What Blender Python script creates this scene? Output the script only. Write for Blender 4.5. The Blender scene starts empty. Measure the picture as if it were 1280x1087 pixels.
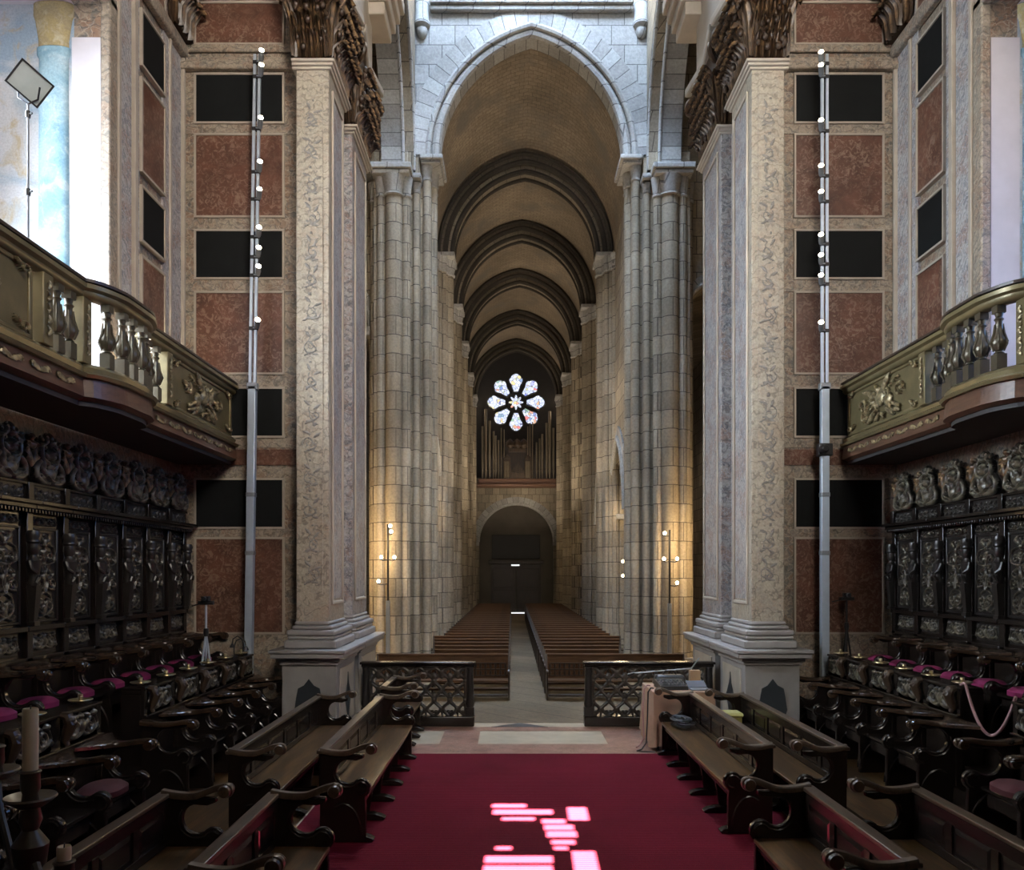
import bpy, bmesh, math, random
import numpy as np
from mathutils import Matrix, Vector

RND = random.Random(11)
SC = bpy.context.scene
COL = SC.collection
PI = math.pi
CAMX, CAMZ, F = -0.4, 2.4, 1000.0      # camera position and focal length in pixels of the 1280 wide frame


# ------------------------------------------------------------------ mesh builder
class MB:
    def __init__(s):
        s.v, s.f, s.uv, s.h = [], [], [], []
        s.M = None

    def add(s, vs, fs, uvs=None, hs=None):
        b = len(s.v)
        if s.M is not None:
            vs = [tuple(s.M @ Vector(p)) for p in vs]
        s.v.extend([tuple(map(float, p)) for p in vs])
        s.f.extend([tuple(i + b for i in f) for f in fs])
        s.uv.extend(uvs if uvs else [None] * len(fs))
        s.h.extend(hs if hs is not None else [0.0] * len(vs))
        return s

    def box(s, x0, x1, y0, y1, z0, z1):
        v = [(x0, y0, z0), (x1, y0, z0), (x1, y1, z0), (x0, y1, z0), (x0, y0, z1), (x1, y0, z1), (x1, y1, z1), (x0, y1, z1)]
        return s.add(v, [(3, 2, 1, 0), (4, 5, 6, 7), (0, 1, 5, 4), (1, 2, 6, 5), (2, 3, 7, 6), (3, 0, 4, 7)])

    def taper(s, x0, x1, y0, y1, z0, X0, X1, Y0, Y1, z1):
        v = [(x0, y0, z0), (x1, y0, z0), (x1, y1, z0), (x0, y1, z0), (X0, Y0, z1), (X1, Y0, z1), (X1, Y1, z1), (X0, Y1, z1)]
        return s.add(v, [(3, 2, 1, 0), (4, 5, 6, 7), (0, 1, 5, 4), (1, 2, 6, 5), (2, 3, 7, 6), (3, 0, 4, 7)])

    def prism(s, poly, a0, a1, axis='y'):
        """poly in (u, w): axis y -> (x, z) swept in y; axis x -> (y, z) swept in x; axis z -> (x, y) swept in z"""
        n = len(poly)
        def p(u, w, a):
            return (u, a, w) if axis == 'y' else ((a, u, w) if axis == 'x' else (u, w, a))
        v = [p(u, w, a0) for u, w in poly] + [p(u, w, a1) for u, w in poly]
        f = [tuple(range(n)), tuple(range(2 * n - 1, n - 1, -1))]
        f += [(i, i + n, (i + 1) % n + n, (i + 1) % n) for i in range(n)]
        return s.add(v, f)

    def lathe(s, prof, c=(0, 0, 0), n=20, sx=1, sy=1, a0=0.0, a1=2 * PI, axis='z'):
        full = abs(a1 - a0 - 2 * PI) < 1e-6
        m = n if full else n + 1
        v, f = [], []
        for r, z in prof:
            for i in range(m):
                a = a0 + (a1 - a0) * i / n
                p = (r * math.cos(a) * sx, r * math.sin(a) * sy, z)
                if axis == 'y':
                    p = (p[0], p[2], p[1])
                elif axis == 'x':
                    p = (p[2], p[0], p[1])
                v.append((c[0] + p[0], c[1] + p[1], c[2] + p[2]))
        for j in range(len(prof) - 1):
            for i in range(n):
                i2 = (i + 1) % m
                f.append((j * m + i, j * m + i2, (j + 1) * m + i2, (j + 1) * m + i))
        if prof[0][0] > 1e-5 and full:
            f.append(tuple(range(m - 1, -1, -1)))
        if prof[-1][0] > 1e-5 and full:
            f.append(tuple((len(prof) - 1) * m + i for i in range(m)))
        return s.add(v, f)

    def tube(s, pts, r, n=8, cap=True):
        pts = [Vector(p) for p in pts]
        rs = r if isinstance(r, (list, tuple)) else [r] * len(pts)
        v, f = [], []
        up = Vector((0, 0, 1))
        prev = None
        for i, p in enumerate(pts):
            t = (pts[min(i + 1, len(pts) - 1)] - pts[max(i - 1, 0)])
            if t.length < 1e-9:
                t = Vector((0, 0, 1))
            t.normalize()
            if prev is None:
                ref = up if abs(t.z) < 0.9 else Vector((1, 0, 0))
                a = t.cross(ref).normalized()
            else:
                a = (prev - t * prev.dot(t))
                a = a.normalized() if a.length > 1e-6 else t.orthogonal().normalized()
            prev = a
            b = t.cross(a)
            for k in range(n):
                an = 2 * PI * k / n
                v.append(tuple(p + (a * math.cos(an) + b * math.sin(an)) * rs[i]))
        for i in range(len(pts) - 1):
            for k in range(n):
                k2 = (k + 1) % n
                f.append((i * n + k, i * n + k2, (i + 1) * n + k2, (i + 1) * n + k))
        if cap:
            f.append(tuple(range(n - 1, -1, -1)))
            f.append(tuple((len(pts) - 1) * n + k for k in range(n)))
        return s.add(v, f)

    def sweep(s, path, prof, closed=False):
        """path: [(x, y)] plan polyline; prof: closed [(d, z)], d = offset to the right-hand side of travel"""
        n, m = len(path), len(prof)
        v, f = [], []
        for i in range(n):
            a = Vector(path[max(i - 1, 0)]); b = Vector(path[min(i + 1, n - 1)])
            t = (b - a).normalized()
            nx, ny = t.y, -t.x
            for d, z in prof:
                v.append((path[i][0] + nx * d, path[i][1] + ny * d, z))
        for i in range(n - 1):
            for k in range(m):
                k2 = (k + 1) % m
                f.append((i * m + k, i * m + k2, (i + 1) * m + k2, (i + 1) * m + k))
        f.append(tuple(range(m - 1, -1, -1)))
        f.append(tuple((n - 1) * m + k for k in range(m)))
        return s.add(v, f)

    def ellipsoid(s, c, rx, ry, rz, n=12, m=8):
        prof = [(max(1e-6, math.cos(-PI / 2 + PI * j / m)), rz * math.sin(-PI / 2 + PI * j / m)) for j in range(m + 1)]
        prof[0] = (1e-6, -rz); prof[-1] = (1e-6, rz)
        return s.lathe(prof, c, n, rx, ry)

    def build(s, name, mat, parent=None, bevel=0.0, smooth=40, recalc=True):
        me = bpy.data.meshes.new(name)
        me.from_pydata(s.v, [], s.f)
        if any(u is not None for u in s.uv):
            l = me.uv_layers.new(name='UVMap')
            for p, u in zip(me.polygons, s.uv):
                if u is not None:
                    for k, li in enumerate(p.loop_indices):
                        l.data[li].uv = u[k]
        if any(s.h):
            at = me.attributes.new('relief', 'FLOAT', 'POINT')
            at.data.foreach_set('value', s.h)
        if recalc:
            bm = bmesh.new(); bm.from_mesh(me)
            bmesh.ops.recalc_face_normals(bm, faces=bm.faces)
            bm.to_mesh(me); bm.free()
        if smooth:
            me.polygons.foreach_set('use_smooth', [True] * len(me.polygons))
            me.set_sharp_from_angle(angle=math.radians(smooth))
        me.materials.append(mat)
        o = bpy.data.objects.new(name, me)
        COL.objects.link(o)
        if parent is not None:
            o.parent = parent
        if bevel:
            b = o.modifiers.new('edge', 'BEVEL')
            b.width = bevel; b.segments = 2; b.limit_method = 'ANGLE'; b.angle_limit = math.radians(50)
        return o


def props(o, label=None, cat=None, group=None, kind=None):
    if label: o['label'] = label
    if cat: o['category'] = cat
    if group: o['group'] = group
    if kind: o['kind'] = kind
    return o


def thing(name, label, cat, loc=(0, 0, 0), rz=0.0, group=None, kind=None):
    o = bpy.data.objects.new(name, None)
    o.empty_display_size = 0.1
    COL.objects.link(o)
    o.location = loc
    o.rotation_euler = (0, 0, rz)
    return props(o, label, cat, group, kind)


KIDS = {}
def copy_tree(o, parent=None):
    if not KIDS.get('n') == len(bpy.data.objects):
        KIDS.clear()
        for q in bpy.data.objects:
            if q.parent is not None:
                KIDS.setdefault(q.parent.name, []).append(q)
    src = list(KIDS.get(o.name, []))
    c = o.copy(); COL.objects.link(c)
    if parent is not None:
        c.parent = parent
    for ch in src:
        copy_tree(ch, c)
    return c


def dup(o, loc, rz, label, group=None):
    c = copy_tree(o)
    c.location = loc; c.rotation_euler = (0, 0, rz)
    c['label'] = label
    if group: c['group'] = group
    return c


ORD = ['first', 'second', 'third', 'fourth', 'fifth', 'sixth', 'seventh', 'eighth', 'ninth', 'tenth', 'eleventh', 'twelfth', 'thirteenth',
       'fourteenth', 'fifteenth', 'sixteenth', 'seventeenth', 'eighteenth', 'nineteenth', 'twentieth', 'twenty-first', 'twenty-second',
       'twenty-third', 'twenty-fourth', 'twenty-fifth', 'twenty-sixth', 'twenty-seventh', 'twenty-eighth', 'twenty-ninth', 'thirtieth', 'thirty-first']


# ------------------------------------------------------------------ carved relief
def spiral(cx, cy, r, turns, a0, sg, w0, w1=None, n=36, k=0.12):
    w1 = w0 * 0.6 if w1 is None else w1
    P, W = [], []
    for i in range(n):
        t = i / (n - 1)
        a = a0 + sg * turns * 2 * PI * t
        rr = r * (1 - t * (1 - k))
        P.append((cx + rr * math.cos(a), cy + rr * math.sin(a)))
        W.append(w0 + (w1 - w0) * t)
    return P, W, 1.0

def curve(pts, w0, w1=None, n=24, hs=1.0):
    """smooth stroke through control points"""
    w1 = w0 if w1 is None else w1
    P, W = [], []
    m = len(pts) - 1
    for i in range(n):
        t = i / (n - 1) * m
        j = min(int(t), m - 1); u = t - j
        p0 = pts[max(j - 1, 0)]; p1 = pts[j]; p2 = pts[j + 1]; p3 = pts[min(j + 2, m)]
        q = [0.5 * (2 * p1[c] + (p2[c] - p0[c]) * u + (2 * p0[c] - 5 * p1[c] + 4 * p2[c] - p3[c]) * u * u + (3 * p1[c] - p0[c] - 3 * p2[c] + p3[c]) * u ** 3) for c in (0, 1)]
        P.append(tuple(q)); W.append(w0 + (w1 - w0) * i / (n - 1))
    return P, W, hs

def blob(x, y, r, hs=1.0):
    return [(x, y)], [r], hs

def leaf(x, y, ang, L, w, hs=1.0, n=10, bend=0.0):
    P, W = [], []
    a = ang
    for i in range(n):
        t = i / (n - 1)
        P.append((x, y)); W.append(max(0.15, math.sin(PI * (0.12 + 0.85 * t))) * w)
        a += bend / n
        x += math.cos(a) * L / n; y += math.sin(a) * L / n
    return P, W, hs

def mirror(st):
    return st + [([(-x, y) for x, y in P], W, h) for P, W, h in st]

def height_field(w, h, strokes, res, y0=0.0):
    nx, ny = max(2, int(w / res)), max(2, int(h / res))
    U = np.linspace(-w / 2, w / 2, nx + 1); V = np.linspace(y0, y0 + h, ny + 1)
    gu, gv = np.meshgrid(U, V)
    H = np.zeros_like(gu)
    for P, W, hs in strokes:
        P = np.array(P); W = np.array(W)
        wm = W.max()
        x0, x1 = P[:, 0].min() - wm, P[:, 0].max() + wm
        z0, z1 = P[:, 1].min() - wm, P[:, 1].max() + wm
        i0, i1 = np.searchsorted(U, x0), np.searchsorted(U, x1)
        j0, j1 = np.searchsorted(V, z0), np.searchsorted(V, z1)
        if i1 <= i0 or j1 <= j0:
            continue
        a = gu[j0:j1, i0:i1, None] - P[None, None, :, 0]
        b = gv[j0:j1, i0:i1, None] - P[None, None, :, 1]
        d = (a * a + b * b) / (W * W)[None, None, :]
        q = (np.sqrt(np.clip(1 - d, 0, 1)) * (W / wm) ** 0.5).max(axis=2) * hs
        H[j0:j1, i0:i1] = np.maximum(H[j0:j1, i0:i1], q)
    return gu, gv, H

def relief(mb, w, h, strokes, depth, res=0.01, at=(0, 0, 0), y0=0.0, cut=False, back=0.6, axis='x', sgn=1, fn=None):
    """carved height field facing +x (axis x) or -y (axis y); cut=True leaves only the carving itself, with its own thickness"""
    gu, gv, H = height_field(w, h, strokes, res, y0)
    if fn is not None:
        H = fn(gu, gv, H)
    ny, nx = gu.shape
    def P(u, v, d):
        return (at[0] + sgn * d, at[1] + u, at[2] + v) if axis == 'x' else (at[0] + u, at[1] - sgn * d, at[2] + v)
    if not cut:
        vs = [P(gu[j, i], gv[j, i], H[j, i] * depth) for j in range(ny) for i in range(nx)]
        fs = [(j * nx + i, j * nx + i + 1, (j + 1) * nx + i + 1, (j + 1) * nx + i) for j in range(ny - 1) for i in range(nx - 1)]
        return mb.add(vs, fs, None, list(H.ravel()))
    on = (H > 0.02).astype(int)
    idx = {}
    vs, hs, fs = [], [], []
    cells = [(j, i) for j in range(ny - 1) for i in range(nx - 1) if on[j, i] + on[j, i + 1] + on[j + 1, i] + on[j + 1, i + 1] >= 3]
    def vid(j, i, side):
        H0 = H[j, i]
        k = (j, i, 0 if H0 <= 0.02 else side)
        if k not in idx:
            idx[k] = len(vs)
            vs.append(P(gu[j, i], gv[j, i], (H0 if side == 0 else -back * H0) * depth if H0 > 0.02 else 0))
            hs.append(float(H0) if side == 0 else 0.0)
        return idx[k]
    for j, i in cells:
        q = [(j, i), (j, i + 1), (j + 1, i + 1), (j + 1, i)]
        fs.append(tuple(vid(a, b, 0) for a, b in q))
        fs.append(tuple(vid(a, b, 1) for a, b in reversed(q)))
    return mb.add(vs, fs, None, hs)


# ------------------------------------------------------------------ arches
def arch_pts(a, h, n=24):
    """(x, z) from one springing point to the other; half width a, rise h (pointed when h > a)"""
    if h <= a * 1.001:
        return [(-a * math.cos(PI * i / n), h * math.sin(PI * i / n)) for i in range(n + 1)]
    Rr = (a * a + h * h) / (2 * a)
    th = math.asin(h / Rr)
    m = n // 2
    L = [(Rr - a - Rr * math.cos(th * i / m), Rr * math.sin(th * i / m)) for i in range(m + 1)]
    return L + [(-x, z) for x, z in reversed(L[:-1])]

def arch_ring(mb, a0, h0, a1, h1, d0, d1, uc, zs, axis='x', n=32, full=True):
    """solid ring between two arch lines; axis x: span along x and depth along y, axis y: span along y and depth along x"""
    I, O = arch_pts(a0, h0, n), arch_pts(a1, h1, n)
    def P(u, d, z):
        return (uc + u, d, zs + z) if axis == 'x' else (d, uc + u, zs + z)
    v, f, uv = [], [], []
    m = len(I)
    L = [0.0]
    for i in range(1, m):
        L.append(L[-1] + math.dist(O[i], O[i - 1]))
    for i in range(m):
        for (u, z), d in ((I[i], d0), (O[i], d0), (O[i], d1), (I[i], d1)):
            v.append(P(u, d, z))
    t = math.dist(I[m // 2], O[m // 2]); dp = abs(d1 - d0)
    for i in range(m - 1):
        for k, (w0, w1) in enumerate(((0, t), (t, t + dp), (t, 2 * t), (0, dp))):
            k2 = (k + 1) % 4
            f.append((i * 4 + k, (i + 1) * 4 + k, (i + 1) * 4 + k2, i * 4 + k2))
            uv.append(((L[i], w0), (L[i + 1], w0), (L[i + 1], w1), (L[i], w1)))
    f += [(0, 1, 2, 3), (4 * m - 1, 4 * m - 2, 4 * m - 3, 4 * m - 4)]
    uv += [None, None]
    return mb.add(v, f, uv)

def arch_roll(mb, a, h, r, d, uc, zs, axis='x', n=32, k=8):
    P = arch_pts(a, h, n)
    return mb.tube([(uc + u, d, zs + z) if axis == 'x' else (d, uc + u, zs + z) for u, z in P], r, k)

def wall_arch(mb, u0, u1, z0, z1, d0, d1, openings, axis='x', n=24):
    """wall slab from u0 to u1 and z0 to z1 with round or pointed openings (uc, half width, springing z, rise), sorted along u"""
    def P(u, d, z):
        return (u, d, z) if axis == 'x' else (d, u, z)
    def slab(poly):
        m = len(poly)
        v = [P(u, d0, z) for u, z in poly] + [P(u, d1, z) for u, z in poly]
        f = [tuple(range(m)), tuple(range(2 * m - 1, m - 1, -1))] + [(i, i + m, (i + 1) % m + m, (i + 1) % m) for i in range(m)]
        mb.add(v, f)
    cur = u0
    for uc, a, zs, h in openings:
        slab([(cur, z0), (uc - a, z0), (uc - a, z1), (cur, z1)])
        A = arch_pts(a, h, n)
        for i in range(len(A) - 1):
            (x0, q0), (x1, q1) = A[i], A[i + 1]
            slab([(uc + x0, zs + q0), (uc + x1, zs + q1), (uc + x1, z1), (uc + x0, z1)])
        cur = uc + a
    slab([(cur, z0), (u1, z0), (u1, z1), (cur, z1)])
    return mb
# ------------------------------------------------------------------ materials
class NT:
    def __init__(s, name):
        s.m = bpy.data.materials.new(name); s.m.use_nodes = True
        s.t = s.m.node_tree; s.b = s.t.nodes['Principled BSDF']

    def n(s, typ, **kw):
        nd = s.t.nodes.new('ShaderNode' + typ)
        for k, v in kw.items():
            if k in nd.inputs.keys() if not k.startswith('_') else False:
                s.set(nd, k, v)
            else:
                setattr(nd, k.lstrip('_'), v)
        return nd

    def set(s, nd, k, v):
        if hasattr(v, 'bl_rna') or isinstance(v, bpy.types.NodeSocket):
            s.t.links.new(v, nd.inputs[k])
        else:
            if isinstance(v, (tuple, list)) and len(v) == 3 and nd.inputs[k].type == 'RGBA':
                v = (*v, 1)
            nd.inputs[k].default_value = v

    def pos(s):
        return s.n('NewGeometry').outputs['Position']

    def obj(s):
        return s.n('TexCoord').outputs['Object']

    def uv(s):
        return s.n('TexCoord').outputs['UV']

    def noise(s, vec, scale, detail=4.0, rough=0.55, dist=0.0):
        nd = s.n('TexNoise'); s.set(nd, 'Vector', vec); s.set(nd, 'Scale', scale); s.set(nd, 'Detail', detail)
        s.set(nd, 'Roughness', rough); s.set(nd, 'Distortion', dist)
        return nd.outputs['Fac']

    def voro(s, vec, scale, feature='DISTANCE_TO_EDGE', out='Distance'):
        nd = s.n('TexVoronoi'); nd.feature = feature; s.set(nd, 'Vector', vec); s.set(nd, 'Scale', scale)
        return nd.outputs[out]

    def ramp(s, fac, stops):
        nd = s.n('ValToRGB'); s.set(nd, 'Fac', fac)
        e = nd.color_ramp.elements
        while len(e) < len(stops):
            e.new(0.5)
        for i, (p, c) in enumerate(stops):
            e[i].position = p
            e[i].color = (*c, 1) if isinstance(c, (tuple, list)) else (c, c, c, 1)
        return nd.outputs['Color']

    def mix(s, fac, a, b, mode='MIX'):
        nd = s.n('Mix'); nd.data_type = 'RGBA'; nd.blend_type = mode
        for i, v in ((0, fac), (6, a), (7, b)):
            if isinstance(v, bpy.types.NodeSocket):
                s.t.links.new(v, nd.inputs[i])
            else:
                nd.inputs[i].default_value = (*v, 1) if isinstance(v, (tuple, list)) and len(v) == 3 else v
        return nd.outputs[2]

    def math(s, op, a, b=0.0, clamp=False):
        nd = s.n('Math'); nd.operation = op; nd.use_clamp = clamp
        s.set(nd, 0, a); s.set(nd, 1, b)
        return nd.outputs[0]

    def bump(s, h, strength=0.3, dist=0.02):
        nd = s.n('Bump'); s.set(nd, 'Height', h); s.set(nd, 'Strength', strength); s.set(nd, 'Distance', dist)
        s.t.links.new(nd.outputs['Normal'], s.b.inputs['Normal'])

    def col(s, c, rough=0.7, metal=0.0, spec=0.5):
        s.set(s.b, 'Base Color', c); s.set(s.b, 'Roughness', rough); s.set(s.b, 'Metallic', metal); s.set(s.b, 'Specular IOR Level', spec)
        return s.m

    def wallvec(s):
        """(x + y, z): courses stay level and run round corners and shafts"""
        sp = s.n('SeparateXYZ'); s.set(sp, 'Vector', s.pos())
        cb = s.n('CombineXYZ')
        s.set(cb, 'X', s.math('ADD', sp.outputs[0], sp.outputs[1])); s.set(cb, 'Y', sp.outputs[2])
        return cb.outputs[0]

    def brick(s, vec, c1, c2, mortar, w, h, ms=0.012, bias=0.0, off=0.5):
        nd = s.n('TexBrick'); nd.offset = off
        for k, v in (('Vector', vec), ('Color1', c1), ('Color2', c2), ('Mortar', mortar), ('Scale', 1.0), ('Mortar Size', ms), ('Mortar Smooth', 0.3),
                     ('Bias', bias), ('Brick Width', w), ('Row Height', h)):
            s.set(nd, k, v)
        return nd.outputs['Color'], nd.outputs['Fac']


def plain(name, c, rough=0.6, metal=0.0, var=0.15, scale=6.0, bump=0.0, spec=0.5):
    n = NT(name)
    f = n.noise(n.obj(), scale, 5)
    n.col(n.mix(f, tuple(x * (1 - var * 1.6) for x in c), tuple(min(1, x * (1 + var * 1.6)) for x in c)), rough, metal, spec)
    if bump:
        n.bump(f, bump, 0.02)
    return n.m


def stone(name, c1, c2, mortar, w=0.95, h=0.55, uv=False, ms=0.018, off=0.5, rough=0.85, blotch=(0.55, 1.15), stain=None):
    n = NT(name)
    vec = n.uv() if uv else n.wallvec()
    bc, bf = n.brick(vec, c1, c2, mortar, w, h, ms, 0.0, off)
    big = n.noise(n.pos(), 0.35, 4)
    fine = n.noise(n.pos(), 14.0, 6, 0.65)
    c = n.mix(1.0, bc, n.ramp(big, [(0.3, blotch[0]), (0.7, blotch[1])]), 'MULTIPLY')
    c = n.mix(1.0, c, n.ramp(fine, [(0.25, 0.72), (0.75, 1.2)]), 'MULTIPLY')
    if stain:
        c = n.mix(n.ramp(n.noise(n.pos(), 0.8, 5), [(0.5, 0.0), (0.68, 0.75)]), c, stain)
    n.col(c, rough, 0, 0.25)
    n.bump(n.math('SUBTRACT', fine, n.math('MULTIPLY', bf, 2.5)), 0.35, 0.03)
    return n.m


def marble_inlay(name, base, warm, cool, line, scale=1.0, gloss=0.45):
    """pale marble inlaid with swirling coloured stone"""
    n = NT(name)
    p = n.pos()
    d = n.n('TexNoise'); n.set(d, 'Vector', p); n.set(d, 'Scale', 3.0 * scale); n.set(d, 'Detail', 2.0)
    w = n.mix(0.18, p, d.outputs['Color'], 'ADD')
    a = n.noise(w, 1.3 * scale, 4)
    b = n.noise(w, 2.1 * scale, 4, 0.6, 1.5)
    c = n.mix(n.ramp(a, [(0.46, 0.0), (0.6, 0.85)]), base, warm)
    c = n.mix(n.ramp(b, [(0.5, 0.0), (0.6, 0.8)]), c, cool)
    ed = n.voro(w, 4.2 * scale)
    c = n.mix(n.ramp(ed, [(0.02, 0.75), (0.06, 0.0)]), c, line)
    wv = n.n('TexWave'); wv.wave_type = 'RINGS'; n.set(wv, 'Vector', w); n.set(wv, 'Scale', 1.7 * scale); n.set(wv, 'Distortion', 9.0); n.set(wv, 'Detail', 2.0)
    c = n.mix(n.ramp(wv.outputs['Fac'], [(0.0, 0.55), (0.18, 0.0)]), c, tuple(x * 0.35 for x in cool))
    g = n.noise(p, 30.0, 5, 0.7)
    c = n.mix(1.0, c, n.ramp(g, [(0.25, 0.62), (0.75, 1.3)]), 'MULTIPLY')
    n.col(c, gloss, 0, 0.4)
    n.bump(g, 0.1, 0.01)
    return n.m


def red_marble(name, c, fleck, scale=1.0):
    n = NT(name)
    p = n.pos()
    a = n.noise(p, 2.2 * scale, 6, 0.65, 0.6)
    f = n.noise(p, 11.0 * scale, 6, 0.7, 1.6)
    r = n.mix(n.ramp(a, [(0.35, 0.0), (0.65, 1.0)]), tuple(x * 0.6 for x in c), tuple(x * 1.35 for x in c))
    patch = n.noise(p, 1.1 * scale, 3)
    m = n.math('MULTIPLY', n.ramp(f, [(0.48, 0.0), (0.6, 0.75)]), n.ramp(patch, [(0.36, 0.2), (0.56, 1.0)]))
    r = n.mix(m, r, fleck)
    n.col(r, 0.4, 0, 0.45)
    return n.m


def wood(name, dark, light, grain=(1.0, 18.0, 18.0), rough=0.4, worn=None, spec=0.5):
    n = NT(name)
    o = n.obj()
    mp = n.n('Mapping'); n.set(mp, 'Vector', o); n.set(mp, 'Scale', grain)
    f = n.noise(mp.outputs[0], 1.6, 6, 0.6, 0.8)
    c = n.mix(n.ramp(f, [(0.3, 0.0), (0.72, 1.0)]), dark, light)
    if worn:
        c = n.mix(n.ramp(n.noise(mp.outputs[0], 0.5, 5, 0.7), [(0.48, 0.0), (0.62, 0.85)]), c, worn)
    n.col(c, rough, 0, spec)
    n.bump(f, 0.12, 0.006)
    return n.m


def carved(name, dark, mid, gild, thr=0.55, amt=0.6, rough=0.42, metal=0.0):
    """dark carved wood whose raised relief keeps worn gilding"""
    n = NT(name)
    at = n.n('Attribute'); at.attribute_name = 'relief'
    h = at.outputs['Fac']
    f = n.noise(n.obj(), 9.0, 5)
    c = n.mix(f, dark, mid)
    g = n.math('MULTIPLY', n.ramp(h, [(thr - 0.25, 0.0), (thr + 0.2, 1.0)]), n.ramp(n.noise(n.obj(), 13.0, 4), [(0.4, 0.1), (0.62, amt)]))
    c = n.mix(g, c, gild)
    n.col(c, rough, metal, 0.5)
    n.bump(n.noise(n.obj(), 45.0, 4), 0.25, 0.006)
    return n.m


def glow(name, c, strength):
    n = NT(name)
    n.col((0.8, 0.8, 0.8), 0.4)
    n.set(n.b, 'Emission Color', c); n.set(n.b, 'Emission Strength', strength)
    return n.m


M = {}
M['granite'] = stone('granite ashlar', (0.38, 0.315, 0.225), (0.26, 0.215, 0.155), (0.10, 0.08, 0.06), 0.5, 0.56, ms=0.014, blotch=(0.6, 1.2))
M['granite_pale'] = stone('pale granite ashlar', (0.46, 0.44, 0.40), (0.38, 0.36, 0.33), (0.17, 0.16, 0.15), 0.8, 0.6, ms=0.016)
M['voussoir'] = stone('granite arch stones', (0.48, 0.46, 0.42), (0.3, 0.285, 0.26), (0.14, 0.13, 0.12), 0.42, 40.0, True, 0.014, 0.0)
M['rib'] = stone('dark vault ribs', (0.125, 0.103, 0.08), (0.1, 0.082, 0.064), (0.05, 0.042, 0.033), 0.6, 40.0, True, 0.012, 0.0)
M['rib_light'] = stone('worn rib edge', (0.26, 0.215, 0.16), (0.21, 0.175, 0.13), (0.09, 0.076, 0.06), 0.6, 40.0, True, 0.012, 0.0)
M['vault'] = stone('brick vault', (0.32, 0.255, 0.18), (0.27, 0.212, 0.15), (0.2, 0.155, 0.11), 0.30, 0.15, True, 0.012, 0.5, 0.9, (0.6, 1.15), (0.17, 0.15, 0.125))
M['paving'] = stone('nave paving', (0.24, 0.185, 0.12), (0.2, 0.155, 0.1), (0.09, 0.07, 0.045), 1.1, 0.9)
M['inlay_wall'] = marble_inlay('inlaid marble wall', (0.27, 0.215, 0.16), (0.22, 0.13, 0.085), (0.15, 0.145, 0.135), (0.37, 0.31, 0.24), 2.2)
M['inlay_frame'] = marble_inlay('marble frame', (0.31, 0.255, 0.195), (0.25, 0.17, 0.12), (0.2, 0.18, 0.155), (0.38, 0.32, 0.255), 2.6)
M['inlay_edge'] = plain('pale marble fillet', (0.36, 0.31, 0.25), 0.5, 0, 0.15, 5.0)
M['cream'] = marble_inlay('cream inlaid pilaster', (0.44, 0.385, 0.3), (0.4, 0.32, 0.24), (0.35, 0.315, 0.26), (0.42, 0.37, 0.29), 2.4)
M['cream_plain'] = plain('cream marble', (0.46, 0.4, 0.325), 0.5, 0, 0.22, 2.5, 0.1)
M['side_marble'] = marble_inlay('blue grey inlaid marble', (0.40, 0.375, 0.36), (0.3, 0.21, 0.175), (0.2, 0.205, 0.225), (0.44, 0.43, 0.43), 2.6)
M['red_marble'] = red_marble('red marble', (0.105, 0.042, 0.026), (0.26, 0.175, 0.125))
M['slate'] = plain('black slate', (0.0065, 0.0072, 0.0075), 0.7, 0, 0.35, 2.0, 0, 0.15)
M['pedestal'] = plain('grey marble', (0.29, 0.27, 0.255), 0.5, 0, 0.22, 2.5, 0.12)
M['dark_inlay'] = plain('blue black marble', (0.035, 0.04, 0.045), 0.35)
M['capital'] = carved('gilded acanthus', (0.016, 0.0095, 0.006), (0.075, 0.042, 0.022), (0.25, 0.145, 0.065), 0.5, 0.95, 0.4)
M['carved'] = carved('carved jacaranda', (0.012, 0.0105, 0.01), (0.024, 0.02, 0.018), (0.085, 0.068, 0.046), 0.6, 0.5, 0.34)
M['carved_gilt'] = carved('carved wood with gilding', (0.013, 0.011, 0.0105), (0.03, 0.024, 0.019), (0.2, 0.165, 0.105), 0.6, 0.65, 0.34)
M['stall'] = wood('black polished stall wood', (0.008, 0.0062, 0.0056), (0.019, 0.013, 0.01), (16, 2, 16), 0.22, None, 0.6)
M['arm'] = wood('worn polished armrest', (0.016, 0.0095, 0.0065), (0.062, 0.035, 0.02), (3, 14, 14), 0.22, None, 0.6)
M['bench'] = wood('dark bench wood', (0.0075, 0.0053, 0.0043), (0.019, 0.0122, 0.0086), (14, 1.6, 14), 0.25)
M['bench_field'] = wood('bench panel field', (0.0075, 0.0053, 0.0048), (0.0165, 0.011, 0.0088), (14, 1.6, 14), 0.24)
M['bench_rail'] = wood('worn bench rail', (0.028, 0.017, 0.0105), (0.088, 0.056, 0.033), (14, 1.6, 14), 0.36)
M['bench_seat'] = wood('worn bench seat', (0.02, 0.0095, 0.004), (0.07, 0.034, 0.0115), (16, 1.4, 16), 0.3, (0.15, 0.08, 0.027))
M['pew'] = wood('brown pew wood', (0.05, 0.023, 0.009), (0.13, 0.062, 0.025), (1.2, 12, 12), 0.6, None, 0.25)
M['pew_dark'] = wood('dark pew wood', (0.02, 0.012, 0.008), (0.05, 0.03, 0.018), (8, 8, 2), 0.4)
M['door'] = wood('oak door', (0.016, 0.011, 0.008), (0.045, 0.028, 0.018), (10, 10, 1.2), 0.5)
M['gilt'] = carved('gilded loft carving', (0.06, 0.048, 0.024), (0.12, 0.096, 0.05), (0.5, 0.41, 0.23), 0.5, 0.8, 0.34, 0.35)
M['gilt_plain'] = plain('worn gilding', (0.175, 0.14, 0.068), 0.38, 0.35, 0.3, 5.0, 0.08)
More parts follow.
